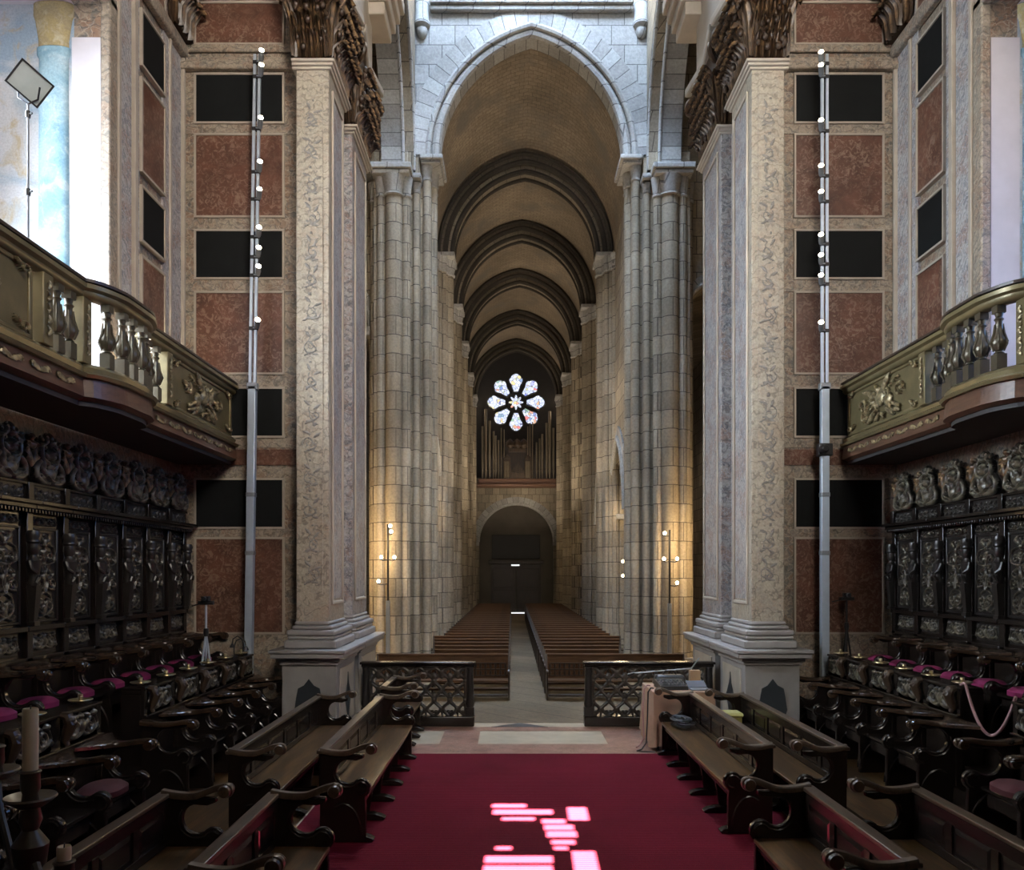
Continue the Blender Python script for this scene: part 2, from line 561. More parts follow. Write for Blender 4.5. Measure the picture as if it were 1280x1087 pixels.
M['bronze'] = carved('gilt baluster', (0.06, 0.05, 0.034), (0.12, 0.1, 0.064), (0.38, 0.31, 0.19), 0.4, 0.7, 0.35, 0.4)
M['loft_wood'] = wood('red brown loft wood', (0.06, 0.028, 0.016), (0.14, 0.07, 0.04), (12, 1.5, 12), 0.4)
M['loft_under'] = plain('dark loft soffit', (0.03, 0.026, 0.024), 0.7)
M['cushion'] = plain('magenta velvet', (0.19, 0.008, 0.062), 0.8, 0, 0.2, 9.0, 0.15)
M['red_cloth'] = plain('dark red velvet', (0.055, 0.005, 0.007), 0.85, 0, 0.2, 9.0, 0.15)
M['brass'] = plain('aged brass', (0.42, 0.34, 0.19), 0.34, 0.85, 0.2, 20.0)
M['steel'] = plain('brushed aluminium', (0.5, 0.57, 0.65), 0.35, 0.5, 0.08, 8.0)
M['grey_steel'] = plain('grey painted steel', (0.26, 0.28, 0.3), 0.4, 0.5, 0.08, 8.0)
M['black'] = plain('black plastic', (0.012, 0.012, 0.013), 0.4)
M['rubber'] = plain('black cable', (0.01, 0.01, 0.011), 0.55)
M['wax'] = plain('ivory wax', (0.74, 0.62, 0.42), 0.5, 0, 0.08, 3.0)
M['iron'] = plain('dark bronze candelabrum', (0.07, 0.06, 0.045), 0.4, 0.6, 0.3, 14.0)
M['iron_pan'] = plain('worn bronze pan', (0.17, 0.15, 0.115), 0.42, 0.5, 0.35, 14.0)
M['cloth'] = plain('salmon tablecloth', (0.4, 0.25, 0.165), 0.9, 0, 0.12, 12.0, 0.1)
M['box_lid'] = plain('yellow green box', (0.34, 0.3, 0.09), 0.6)
M['card'] = plain('brown cardboard', (0.36, 0.23, 0.13), 0.9)
M['screen'] = plain('grey screen', (0.14, 0.145, 0.16), 0.2)
M['rope'] = plain('pink rope', (0.38, 0.21, 0.2), 0.85)
M['cream_slab'] = plain('cream floor slab', (0.42, 0.345, 0.235), 0.42, 0, 0.22, 3.0, 0.06)
M['pink_slab'] = red_marble('pink floor band', (0.23, 0.108, 0.074), (0.4, 0.27, 0.19), 2.0)
M['grey_paint'] = plain('grey paint', (0.2, 0.21, 0.23), 0.5)
M['pipe'] = plain('tin organ pipe', (0.21, 0.175, 0.125), 0.35, 0.5, 0.15, 3.0)
M['organ'] = wood('organ case', (0.03, 0.019, 0.011), (0.09, 0.057, 0.034), (6, 6, 1), 0.5)
M['organ_rail'] = wood('organ gallery beam', (0.09, 0.04, 0.02), (0.16, 0.075, 0.04), (2, 12, 12), 0.5)
M['bulb'] = glow('warm bulb', (1.0, 0.82, 0.5), 14.0)
M['spot_lens'] = glow('spot lens', (1.0, 0.86, 0.6), 22.0)
M['spot_star'] = glow('bright spot lens', (1.0, 0.8, 0.45), 120.0)
M['daylight_gap'] = glow('daylight', (0.9, 0.95, 1.0), 1.2)
M['lamp_glass'] = plain('floodlight glass', (0.45, 0.5, 0.48), 0.1)
M['plaster'] = plain('dim plaster', (0.1, 0.085, 0.066), 0.9, 0, 0.2, 1.0)

def carpet_mat():
    n = NT('red carpet')
    o = n.pos()
    wv = n.n('TexWave'); wv.bands_direction = 'Y'; n.set(wv, 'Vector', o); n.set(wv, 'Scale', 7.0); n.set(wv, 'Distortion', 0.6); n.set(wv, 'Detail', 1.0)
    f = n.noise(o, 90.0, 4, 0.8)
    b = n.noise(o, 0.8, 4)
    c = n.mix(n.ramp(wv.outputs['Fac'], [(0.1, 0.0), (0.9, 1.0)]), (0.09, 0.0046, 0.0118), (0.13, 0.0068, 0.0172))
    c = n.mix(1.0, c, n.ramp(f, [(0.2, 0.6), (0.8, 1.35)]), 'MULTIPLY')
    c = n.mix(1.0, c, n.ramp(b, [(0.3, 0.8), (0.7, 1.15)]), 'MULTIPLY')
    n.col(c, 0.95, 0, 0.1)
    n.bump(n.math('ADD', wv.outputs['Fac'], f), 0.5, 0.01)
    return n.m
M['carpet'] = carpet_mat()

def mural_mat(name, tones, scale=1.0):
    """faded wall painting: sky, foliage and architecture in thin colours"""
    n = NT(name)
    p = n.pos()
    a = n.noise(p, 1.1 * scale, 5, 0.6, 0.8)
    b = n.noise(p, 2.3 * scale, 5, 0.65, 1.2)
    c = n.mix(n.ramp(a, [(0.42, 0.0), (0.6, 1.0)]), tones[0], tones[1])
    c = n.mix(n.ramp(b, [(0.52, 0.0), (0.66, 0.8)]), c, tones[2])
    c = n.mix(1.0, c, n.ramp(n.noise(p, 40.0, 4, 0.75), [(0.2, 0.7), (0.8, 1.2)]), 'MULTIPLY')
    n.col(c, 0.8, 0, 0.2)
    return n.m
M['mural'] = mural_mat('faded mural', ((0.5, 0.52, 0.54), (0.27, 0.36, 0.45), (0.42, 0.34, 0.2)))
M['mural_column'] = mural_mat('painted blue column', ((0.3, 0.44, 0.5), (0.18, 0.32, 0.4), (0.42, 0.52, 0.55)), 1.6)
M['mural_gold'] = mural_mat('painted gold capital', ((0.36, 0.29, 0.14), (0.3, 0.25, 0.15), (0.42, 0.38, 0.27)), 3)
M['scroll'] = plain('blue grey inlay scrolls', (0.25, 0.235, 0.21), 0.5, 0, 0.3, 8.0)
M['jamb'] = plain('lilac white jamb', (0.55, 0.52, 0.55), 0.7, 0, 0.15, 2.0)

def glass_mat(name, seed):
    n = NT(name)
    o = n.obj()
    mp = n.n('Mapping'); n.set(mp, 'Vector', o); n.set(mp, 'Location', (seed, seed * 0.37, 0.0))
    v = n.n('TexVoronoi'); n.set(v, 'Vector', mp.outputs[0]); n.set(v, 'Scale', 5.0)
    ed = n.voro(mp.outputs[0], 5.0)
    sp = n.n('SeparateColor'); n.set(sp, 'Color', v.outputs['Color'])
    base = n.mix(sp.outputs[0], (0.62, 0.7, 1.0), (0.95, 0.97, 1.0))
    spot = n.ramp(sp.outputs[1], [(0.0, (0.9, 0.1, 0.1)), (0.07, (0.95, 0.8, 0.3)), (0.13, (0.25, 0.5, 0.3)), (0.19, (0.15, 0.18, 0.7)), (0.24, (1, 1, 1)), (1.0, (1, 1, 1))])
    r = n.n('VectorMath'); r.operation = 'LENGTH'; n.set(r, 0, o)
    c = n.mix(n.ramp(sp.outputs[1], [(0.24, 0.85), (0.26, 0.0)]), base, spot)
    c = n.mix(n.ramp(ed, [(0.03, 0.85), (0.06, 0.0)]), c, (0.05, 0.05, 0.12))
    n.col((0.02, 0.02, 0.03), 0.3)
    n.set(n.b, 'Emission Color', c); n.set(n.b, 'Emission Strength', 1.25)
    return n.m
M['glass'] = glass_mat('stained glass', 0.0)
# ================================================================== ARCHITECTURE
YC, YP, YX = 11.8, 14.2, 24.0        # chancel end wall, its crossing face, front of the nave arch
XW = 5.28                            # half width of the chancel
NZ = -0.45                           # nave floor
YE = 55.5                            # west wall of the nave
def nx(y):                           # the nave axis runs slightly askew to the chancel
    return 0.14 - 0.0084 * (y - 24.0)

def struct(name, label, cat, loc=(0, 0, 0)):
    return thing(name, label, cat, loc, kind='structure')

# ---- floors
fl = struct('floor', 'chancel floor of cream slabs and pink marble bands beyond the red carpet', 'floor')
MB().box(-XW, XW, -3, 12.8, -0.6, 0).build('slab', M['cream_slab'], fl, smooth=0)
for x0, x1, y0, y1 in ((-2.8, 2.8, 10.3, 11.22), (-2.8, 2.8, 12.16, 12.46), (-1.42, -0.88, 11.22, 12.16), (0.95, 1.55, 11.22, 12.16)):
    MB().box(x0, x1, y0, y1, -0.02, 0.004).build('inlay_band', M['pink_slab'], fl, smooth=0)
MB().prism([(-0.72, 12.47), (0.16, 12.47), (-0.28, 12.8)][::1], -0.02, 0.005, 'z').build('inlay_diamond', M['dark_inlay'], fl, smooth=0)
for i in range(2):
    MB().box(-4, 4, 12.8 + 0.3 * i, 13.1 + 0.3 * i, -0.6, -0.15 * (i + 1)).build('step', M['paving'], fl, smooth=0)
for x0, x1 in ((-4.04, -2.45), (2.33, 4.04)):
    MB().box(x0, x1, 2.2, 11.05, -.02, .006).build('wood_boards', M['bench_seat'], fl, smooth=0)
fn = struct('floor_nave', 'worn stone floor of the nave between the rows of pews', 'floor')
MB().box(-12, 12, 12.8, YE + 1.3, -0.9, NZ).build('paving', M['paving'], fn, smooth=0)
cp = MB()
cp.box(-2.42, 2.3, -2.5, 10.57, 0.002, 0.016)
props(cp.build('carpet', M['carpet'], None, smooth=0), 'long red ribbed carpet laid down the middle of the chancel', 'carpet')
for side, tag_ in ((-1, 'floodlight side'), (1, 'pink rope side')):
    pf = struct('floor_platform', f'dark raised wooden platform under the upper choir stalls on the {tag_}', 'platform')
    a, b = sorted((side * 5.265, side * 4.3))
    MB().box(a, b, 3.0, 11.78, 0.002, 0.68).build('boards', M['bench'], pf, smooth=0)
    a, b = sorted((side * 4.04, side * 2.9))
    MB().box(a, b, 3.0, 11.0, 0.002, 0.1).build('lower_step', M['bench_seat'], pf, smooth=0)
    for k in range(2):
        a, b = sorted((side * 4.3, side * (4.06 - 0.12 * k)))
        MB().box(a, b, 7.2, 7.88, 0.1 + (0 if k else 0.2), 0.3 if k else 0.5).build('stair', M['bench'], pf, smooth=0)

def acanthus(m, px, py, dx, dy, z, L, wdt):
    """one curling leaf: (dx, dy) outward"""
    tx, ty = -dy, dx
    vs, fs, hs = [], [], []
    n = 9
    for i in range(n):
        t = i / (n - 1)
        out = 0.03 + 0.05 * t + (0.16 * max(0, t - .55) / .45 if t > .55 else 0)
        zz = z + L * (t if t < .88 else .88 - (t - .88) * 1.1)
        ww = wdt * (0.55 + .5 * math.sin(PI * min(1, t * 1.05))) * (1 if t < .85 else .7)
        for j, (u, r) in enumerate(((-1, -.02), (-.75, .02), (-.5, -.012), (-.25, .02), (0, .045), (.25, .02), (.5, -.012), (.75, .02), (1, -.02))):
            jag = .06 * (i % 2) * abs(u)
            vs.append((px + dx * (out + r) + tx * u * (ww - jag * wdt), py + dy * (out + r) + ty * u * (ww - jag * wdt), zz - .03 * abs(u)))
            hs.append(max(0, .3 + r * 14) * (0.5 + .5 * t))
    for i in range(n - 1):
        for j in range(8):
            fs.append((i * 9 + j, i * 9 + j + 1, i * 9 + 10 + j, i * 9 + 9 + j))
    m.add(vs, fs, None, hs)

# ---- chancel side walls with the loft openings, and their niches
ROWS = [('red', 10.2, 10.78), ('black', 9.04, 9.73), ('red', 7.66, 8.84), ('black', 6.75, 7.43), ('red', 5.35, 6.52), ('black', 4.42, 5.11),
        ('band', 3.99, 4.22), ('black', 3.08, 3.77), ('red', 1.53, 2.9)]
NY0, NY1, NZ0, NZ1, NXD = 6.3, 9.5, 4.1, 9.15, 7.0
for side, nm, tag_ in ((-1, 'wall_left', 'floodlight'), (1, 'wall_right', 'pink rope')):
    w = struct(nm, f'chancel side wall of inlaid marble with red and black panels above the stalls, {tag_} side', 'wall')
    def B(mb, x0, x1, *r):
        a, b = sorted((side * x0, side * x1)); return mb.box(a, b, *r)
    m = MB()
    B(m, XW, 5.6, -3, YC + 2, 0, NZ0 - 0.1)
    B(m, XW, 5.6, -3, NY0, NZ0 - 0.1, 15.5); B(m, XW, 5.6, NY1, YC + 2, NZ0 - 0.1, 15.5); B(m, XW, 5.6, NY0, NY1, NZ1, 15.5)
    m.build('masonry', M['inlay_wall'], w, smooth=0)
    # niche behind the loft
    m = MB()
    B(m, 5.6, NXD, NY0 - 0.3, NY1 + 0.3, NZ0 - 0.3, NZ0); B(m, 5.6, NXD, NY0 - 0.3, NY1 + 0.3, NZ1, NZ1 + 0.3)
    B(m, 5.6, NXD, NY0 - 0.3, NY0, NZ0, NZ1)
    B(m, NXD, NXD + 0.25, NY0 - 0.3, 6.6, NZ0 - 0.3, NZ1 + 0.3); B(m, NXD, NXD + 0.25, 9.2, NY1 + 0.3, NZ0 - 0.3, NZ1 + 0.3)
    B(m, NXD, NXD + 0.25, 6.6, 9.2, NZ0 - 0.3, 4.6); B(m, NXD, NXD + 0.25, 6.6, 9.2, 8.8, NZ1 + 0.3)
    m.build('niche', M['jamb'], w, smooth=0)
    m = MB(); B(m, 5.6, NXD, NY1, NY1 + 0.3, NZ0, NZ1); m.build('mural', M['mural'], w, smooth=0)
    m = MB(); B(m, 5.255, XW, 9.72, 11.78, 4.1, 5.12); m.build('loft_dado', M['jamb'], w, smooth=0)
    m = MB(); B(m, 5.28, 5.62, NY1 - 0.014, NY1 + 0.01, NZ0, 8.75); m.build('jamb', M['jamb'], w, smooth=0)
    m = MB(); m.lathe([(0.19, 4.1), (0.175, 8.5), (0.2, 8.54), (0.2, 8.62)], (side * 5.84, NY1, 0), 20, 1, 0.35); m.build('painted_column', M['mural_column'], w)
    m = MB(); m.lathe([(0.18, 8.63), (0.18, 8.7), (0.22, 8.95), (0.24, 9.0), (0.24, 9.14)], (side * 5.84, NY1, 0), 20, 1, 0.35); m.build('painted_capital', M['mural_gold'], w)
    # opening frame, carved pilaster strip and fillets beyond the loft
    m = MB(); B(m, 5.16, XW, NY1 - 0.02, 9.66, NZ0, NZ1 + 0.1); B(m, 5.16, XW, NY0, 9.66, NZ1, NZ1 + 0.32); m.build('opening_frame', M['inlay_frame'], w, bevel=0.02)
    m = MB(); B(m, 5.2, XW, 9.72, 10.1, NZ0, 10.9); m.build('carved_strip', M['side_marble'], w, bevel=0.01)
    for y0, y1, x in ((9.66, 9.72, 5.14), (10.1, 10.18, 5.15), (11.3, 11.36, 5.22), (11.72, 11.78, 5.2)):
        m = MB(); B(m, x, XW, y0, y1, NZ0, 10.9); m.build('fillet', M['inlay_edge'], w, bevel=0.008)
    for y0, y1 in ((10.2, 10.42), (11.12, 11.3), (11.36, 11.72)):
        m = MB(); B(m, 5.25, XW, y0, y1, NZ0, 10.9); m.build('inlaid_strip', M['side_marble'], w, smooth=0)
    for kind, z0, z1 in ROWS[:6]:
        m = MB(); B(m, 5.23, XW, 10.44, 11.1, z0, z1)
        m.build('red_panel' if kind == 'red' else 'black_panel', M['red_marble'] if kind == 'red' else M['slate'], w, smooth=0)
        m = MB()
        for y0, y1, q0, q1 in ((10.41, 10.44, z0 - .03, z1 + .03), (11.1, 11.13, z0 - .03, z1 + .03), (10.44, 11.1, z0 - .03, z0), (10.44, 11.1, z1, z1 + .03)):
            B(m, 5.21, XW, y0, y1, q0, q1)
        m.build('panel_fillet', M['inlay_edge'], w, smooth=0)
    m = MB(); B(m, 5.16, XW, 10.2, 11.8, 9.95, 10.14); m.build('string_course', M['inlay_frame'], w, bevel=0.03)
    # bronze leaf capital in the corner above the string course
    m = MB()
    B(m, 5.1, XW, 11.3, YC, 10.16, 11.3)
    for z, L in ((10.16, .5), (10.2, .85)):
        for q in range(3):
            acanthus(m, side * 5.12, 11.34 + .16 * q, -side, 0, z, L, .09)
        acanthus(m, side * 5.16, 11.3, -side * .4, -.9, z, L, .1)
    m.build('corner_capital', M['capital'], w)

    # ---- end wall of the chancel on this side: marble panels facing the altar
    e = struct('wall_pier_left' if side < 0 else 'wall_pier_right', f'end wall of stacked red and black marble panels behind the tall lamp mast, {tag_} side', 'wall')
    m = MB(); B(m, 3.2, XW + 0.3, YC, YP, 0, 15.5); m.build('masonry', M['inlay_wall'], e, smooth=0)
    X0, X1 = 3.78, 5.05
    for kind, z0, z1 in ROWS:
        x0, x1 = (3.5, 5.24) if kind == 'band' else (X0, X1)
        m = MB(); B(m, x0, x1, YC - 0.02, YC + 0.02, z0, z1)
        m.build('black_panel' if kind == 'black' else ('red_band' if kind == 'band' else 'red_panel'), M['slate'] if kind == 'black' else M['red_marble'], e, smooth=0)
        if kind != 'band':
            m = MB()
            for a, b, q0, q1 in ((x0 - .03, x0, z0 - .03, z1 + .03), (x1, x1 + .03, z0 - .03, z1 + .03), (x0, x1, z0 - .03, z0), (x0, x1, z1, z1 + .03)):
                B(m, a, b, YC - .035, YC, q0, q1)
            m.build('panel_fillet', M['inlay_edge'], e, smooth=0)
    for z0, z1 in ((8.86, 9.02), (7.45, 7.64), (6.54, 6.73), (5.13, 5.33), (4.24, 4.4), (3.79, 3.97), (2.92, 3.06), (1.2, 1.5)):
        m = MB(); B(m, 3.5, 5.24, YC - 0.012, YC, z0 + .01, z1 - .01); m.build('inlaid_rail', M['inlay_frame'], e, smooth=0)
    m = MB(); B(m, 3.46, XW, YC - 0.1, YC, 9.78, 9.9); B(m, 3.46, XW, YC - 0.06, YC, 9.9, 9.98); m.build('string_course', M['inlay_frame'], e, bevel=0.02)
    m = MB(); B(m, 3.46, XW, YC - 0.05, YC, 10.06, 10.18); m.build('upper_course', M['inlay_frame'], e, bevel=0.02)

    # ---- the great pilaster and its pedestal
    p = struct('pilaster_left' if side < 0 else 'pilaster_right', f'tall inlaid marble pilaster with gilded leaf capital, {tag_} side of the chancel arch', 'pilaster')
    m = MB(); B(m, 3.15, 3.9, 11.9, YP, 0, 15.5); m.build('core', M['side_marble'], p, smooth=0)
    for y0, y1, nmz in ((11.3, 12.32, 'shaft'), (12.95, YP, 'rear_shaft')):
        m = MB(); B(m, 2.985, 3.45, y0, y1, 1.7, 9.62); m.build(nmz, M['cream'] if nmz == 'shaft' else M['side_marble'], p, bevel=0.015)
        m = MB()
        q0, q1 = y0 + 0.2, y1 - 0.2
        for a, b, c, d in ((q0 - .05, q0, 1.95, 9.3), (q1, q1 + .05, 1.95, 9.3), (q0, q1, 1.95, 2.0), (q0, q1, 9.25, 9.3)):
            B(m, 2.955, 2.985, a, b, c, d)
        m.build('panel_moulding', M['cream_plain'], p, bevel=0.01)
        m = MB(); B(m, 2.975, 2.985, q0 + .03, q1 - .03, 2.03, 9.22); m.build('side_inlay', M['side_marble'], p, smooth=0)
        m = MB()
        for k in range(3):
            B(m, 2.95 - .03 * k, 3.5, y0 - .03 - .03 * k, y1 + .03 + .03 * k, 9.5 + .04 * k, 9.54 + .04 * k)
        m.build('astragal', M['cream_plain'], p, bevel=0.01)
        m = MB()
        for k, (dx, z0, z1) in enumerate(((.14, 1.34, 1.46), (.1, 1.46, 1.52), (.11, 1.52, 1.6), (.05, 1.6, 1.66), (.02, 1.66, 1.72))):
            B(m, 2.985 - dx, 3.45 + dx, y0 - dx, y1 + dx, z0, z1)
        m.build('base', M['pedestal'], p, bevel=0.025)
        m = MB(); B(m, 2.84, 3.6, y0 - .18, y1 + .12, 0.002, 1.2); B(m, 2.8, 3.64, y0 - .22, y1 + .16, 0.002, 0.2); m.build('pedestal', M['pedestal'], p, bevel=0.01)
        m = MB()
        for k, (dx, z0, z1) in enumerate(((.03, 1.12, 1.17), (.06, 1.17, 1.22), (.13, 1.22, 1.29), (.15, 1.29, 1.34))):
            B(m, 2.84 - dx, 3.6 + dx, y0 - .18 - dx, y1 + .12 + dx, z0, z1)
        m.build('pedestal_cornice', M['pedestal'], p, bevel=0.012)
        m = MB(); B(m, 2.82, 2.84, y0 + .0, y1 - .08, 0.25, 1.05); m.build('pedestal_panel', M['cream_plain'], p, bevel=0.006)
        if nmz == 'shaft':
            d = [(11.78, 0.95), (11.83, 0.78), (11.93, 0.66), (12.0, 0.6), (11.93, 0.5), (11.84, 0.36), (11.78, 0.22), (11.72, 0.36), (11.63, 0.5), (11.56, 0.6), (11.63, 0.66), (11.73, 0.78)]
            m = MB(); a, b = sorted((side * 2.808, side * 2.83)); m.prism(d, a, b, 'x'); m.build('side_lozenge', M['dark_inlay'], p, smooth=0)
            d = [(side * (3.22 + u), z) for u, z in ((0, 0.93), (.07, .84), (.15, .8), (.17, .7), (.2, .5), (.14, .3), (0, .2), (-.14, .3), (-.2, .5), (-.17, .7), (-.15, .8), (-.07, .84))]
            m = MB(); m.prism(d, 11.1, 11.13, 'y'); m.build('front_lozenge', M['dark_inlay'], p, smooth=0)
    # front inlay with raised scrolls
    m = MB(); B(m, 3.07, 3.37, 11.285, 11.3, 2.1, 9.3); m.build('front_inlay', M['cream'], p, smooth=0)
    st = []
    for k in range(15):
        z = 2.25 + k * 0.46 + RND.uniform(-.04, .04); q = RND.uniform(.8, 1.25)
        st += [spiral(RND.uniform(-.05, .05), z + .12, .09 * q, 1.3, RND.uniform(0, 6), RND.choice((-1, 1)), .014, .009), curve([(-.1 * q, z), (.06, z + .08), (-.05, z + .2), (.08, z + .33)], .016, .009),
               leaf(.02, z + .2, RND.uniform(.2, 1.2), .15, .024), leaf(-.02, z + .25, RND.uniform(1.9, 2.9), .15, .024), leaf(0, z + .02, RND.uniform(-.6, .4), .12, .02), leaf(0, z + .05, RND.uniform(2.7, 3.7), .12, .02), blob(RND.uniform(-.04, .04), z + .38, .026 * q)]
    m = MB(); relief(m, .3, 7.2, st, 0.02, 0.012, (side * 3.22, 11.287, 0), y0=2.1, cut=True, back=.1, axis='y')
    m.build('front_scrollwork', M['scroll'], p)
    # acanthus capitals: front pilaster and rear pilaster
    for y0, y1 in ((11.3, 12.32), (12.95, YP)):
        m = MB()
        x0, x1 = 2.985, 3.45
        a, b = sorted((side * x0, side * x1)); c, d = sorted((side * (x0 - .12), side * (x1 + .1)))
        m.taper(a, b, y0, y1, 9.64, c, d, y0 - .1, y1 + .06, 10.95)
        for z, L, off, cnt, wd in ((9.655, .36, .5, 5, .062), (9.68, .62, 0, 5, .06), (9.72, .9, .5, 4, .07), (10.1, .62, 0, 5, .055)):
            for q in range(cnt):
                u = (q + off) / cnt if off else (q + .0) / (cnt - 1)
                acanthus(m, side * (x0 + (x1 - x0) * u), y0 - (.05 if z > 10 else 0), 0, -1, z, L * RND.uniform(.92, 1.06), wd)
            for q in range(cnt * 2):
                u = (q + .5) / (cnt * 2)
                acanthus(m, side * (x0 - (.05 if z > 10 else 0)), y0 + (y1 - y0) * u, -side, 0, z, L * RND.uniform(.92, 1.06), wd * 1.05)
        acanthus(m, side * x0, y0, -side * .7, -.7, 9.68, .9, .12); acanthus(m, side * x1, y0, side * .7, -.7, 9.68, .9, .1)
        acanthus(m, side * x0, y1, -side * .7, .7, 9.68, .9, .12)
        for cx, cy in ((x0 - .14, y0 - .16), (x1 + .12, y0 - .16), (x0 - .14, y1 + .1)):      # corner volutes
            P = []
            for i in range(26):
                t = i / 25; aa = PI * .5 + t * 4.2 * PI; rr = .15 * (1 - .8 * t)
                P.append((side * (cx + rr * math.cos(aa) * .72), cy + rr * math.cos(aa) * .72 * (-1 if cy < y0 else 1) * -1, 10.72 + rr * math.sin(aa)))
            m.tube(P, [.055 - .02 * i / 25 for i in range(26)], 8)
        for k in range(60):                                                                   # berries and curled tips
            u = RND.random(); z = RND.uniform(9.75, 10.8); r = RND.uniform(.025, .05)
            if RND.random() < .45:
                m.ellipsoid((side * (x0 + (x1 - x0) * u), y0 - .1 - .1 * (z - 9.7), z), r, r, r * 1.3, 8, 6)
            else:
                m.ellipsoid((side * (x0 - .1 - .12 * (z - 9.7)), y0 + (y1 - y0) * u, z), r, r, r * 1.3, 8, 6)
        m.build('capital', M['capital'], p)
        m = MB()
        pts = [(x0 - .28, y0 - .3), ((x0 + x1) / 2, y0 - .16), (x1 + .24, y0 - .3), (x1 + .24, y1 + .1), (x0 - .28, y1 + .22), (x0 - .16, (y0 + y1) / 2)]
        m.prism([(side * a_, b_) for a_, b_ in pts], 10.95, 11.1, 'z'); m.build('abacus', M['inlay_edge'], p, bevel=0.03)
    m = MB(); B(m, 2.9, 3.7, 11.1, YP + .1, 11.1, 15.5); m.build('entablature', M['cream_plain'], p, smooth=0)
    m = MB()
    for k in range(4):
        B(m, 2.62 - .07 * k, 3.5, 13.95 - .03 * k, 14.75 + .07 * k, 12.15 + .22 * k, 12.37 + .22 * k)
    m.build('impost_cornice', M['cream_plain'], p, bevel=0.02)

# chancel vault and the window wall behind the altar
ce = struct('ceiling', 'plain chancel ceiling above the stalls', 'ceiling')
MB().box(-XW - 2, XW + 2, -3.3, YP, 15.5, 15.8).build('plaster', M['plaster'], ce, smooth=0)

# sun patches on the carpet come through openings shaped for them in the unseen east wall
SUN_EL, SUN_AZ = math.radians(38), math.radians(1.5)
sd = Vector((math.sin(SUN_AZ) * math.cos(SUN_EL), math.cos(SUN_AZ) * math.cos(SUN_EL), -math.sin(SUN_EL)))
def floor_pt(x, y):
    Y = CAMZ * F / (y - 716.0); return ((x - 640) * Y / F + CAMX, Y)
PATCH = [(616, 657, 1006, 1010), (617, 690, 1013, 1018.5), (628, 668, 1022.5, 1026), (678, 706, 1025, 1030), (681, 716, 1032, 1038), (684, 720, 1040, 1047), (690, 718, 1051, 1056),
         (620, 639, 1059, 1063), (693, 709, 1059, 1063), (711, 733, 1010, 1026), (607, 690, 1071, 1079), (605, 690, 1083, 1094), (718, 745, 1065, 1093)]
def back_proj(x, y, yw=-2.6):
    t = (y - yw) / sd.y
    return (x - sd.x * t, -sd.z * t)
holes = []
for a, b, c, d in PATCH:
    (x0, y0), (x1, _) = floor_pt(a, (c + d) / 2), floor_pt(b, (c + d) / 2)
    ya, yb = floor_pt(a, c)[1], floor_pt(a, d)[1]
    u0, z1 = back_proj(x0, ya); u1, z0 = back_proj(x1, yb)
    holes.append((u0, u1, z0, z1))
we = struct('wall_back', 'east wall behind the altar with high window openings shaped to cast the sun patches', 'wall')
xs = sorted({-XW - .3, XW + .3, *[h[0] for h in holes], *[h[1] for h in holes]}); zs = sorted({0.0, 15.6, *[h[2] for h in holes], *[h[3] for h in holes]})
m = MB()
gi = {}
def gv(i, j):
    if (i, j) not in gi:
        gi[(i, j)] = len(m.v); m.v.append((xs[i], -2.6, zs[j])); m.h.append(0.0)
    return gi[(i, j)]
for i in range(len(xs) - 1):
    for j in range(len(zs) - 1):
        cx, cz = (xs[i] + xs[i + 1]) / 2, (zs[j] + zs[j + 1]) / 2
        if not any(h[0] < cx < h[1] and h[2] < cz < h[3] for h in holes):
            m.f.append((gv(i, j), gv(i + 1, j), gv(i + 1, j + 1), gv(i, j + 1))); m.uv.append(None)
o = m.build('window_wall', M['plaster'], we, smooth=0, recalc=False)

# ---- crossing and transepts
tr = struct('wall_transept', 'grey ashlar walls of the crossing with an arch into each aisle', 'wall')
for side in (-1, 1):
    def B(mb, x0, x1, *r):
        a, b = sorted((side * x0, side * x1)); return mb.box(a, b, *r)
    m = MB()
    ops = [(side * 6.3, 1.45, 10.0, 1.6)]
    a, b = sorted((side * 4.4, side * 12))
    wall_arch(m, a, b, NZ, 26, YX + .9, YX + 2.0, ops)
    m.build('west_face', M['granite'], tr, smooth=0)
    m = MB(); arch_ring(m, 1.45, 1.6, 1.75, 1.9, YX + .8, YX + .9, side * 6.3, 10.0); arch_roll(m, 1.5, 1.65, .08, YX + .85, side * 6.3, 10.0); m.build('aisle_arch', M['voussoir'], tr)
    m = MB(); B(m, 4.55, 4.95, YX + .6, YX + 1.3, 9.7, 10.0); m.build('aisle_impost', M['granite_pale'], tr, bevel=.03)
    m = MB(); B(m, 12, 12.3, YP - .3, YX + 2, NZ, 26); B(m, XW + .3, 12, YP - .3, YP, NZ, 26); m.build('end_wall', M['granite'], tr, smooth=0)
m = MB(); m.box(-XW - .3, XW + .3, YP - .2, YP, 15.5, 26); m.build('east_face', M['granite_pale'], tr, smooth=0)
ct = struct('ceiling_crossing', 'lantern ceiling over the crossing with a square light opening', 'ceiling')
m = MB(); m.box(-12.3, -2.6, YP - .3, YX + 2, 26, 26.3); m.box(2.6, 12.3, YP - .3, YX + 2, 26, 26.3); m.box(-2.6, 2.6, YP - .3, 16.8, 26, 26.3); m.box(-2.6, 2.6, 22.2, YX + 2, 26, 26.3)
m.build('slab', M['plaster'], ct, smooth=0)

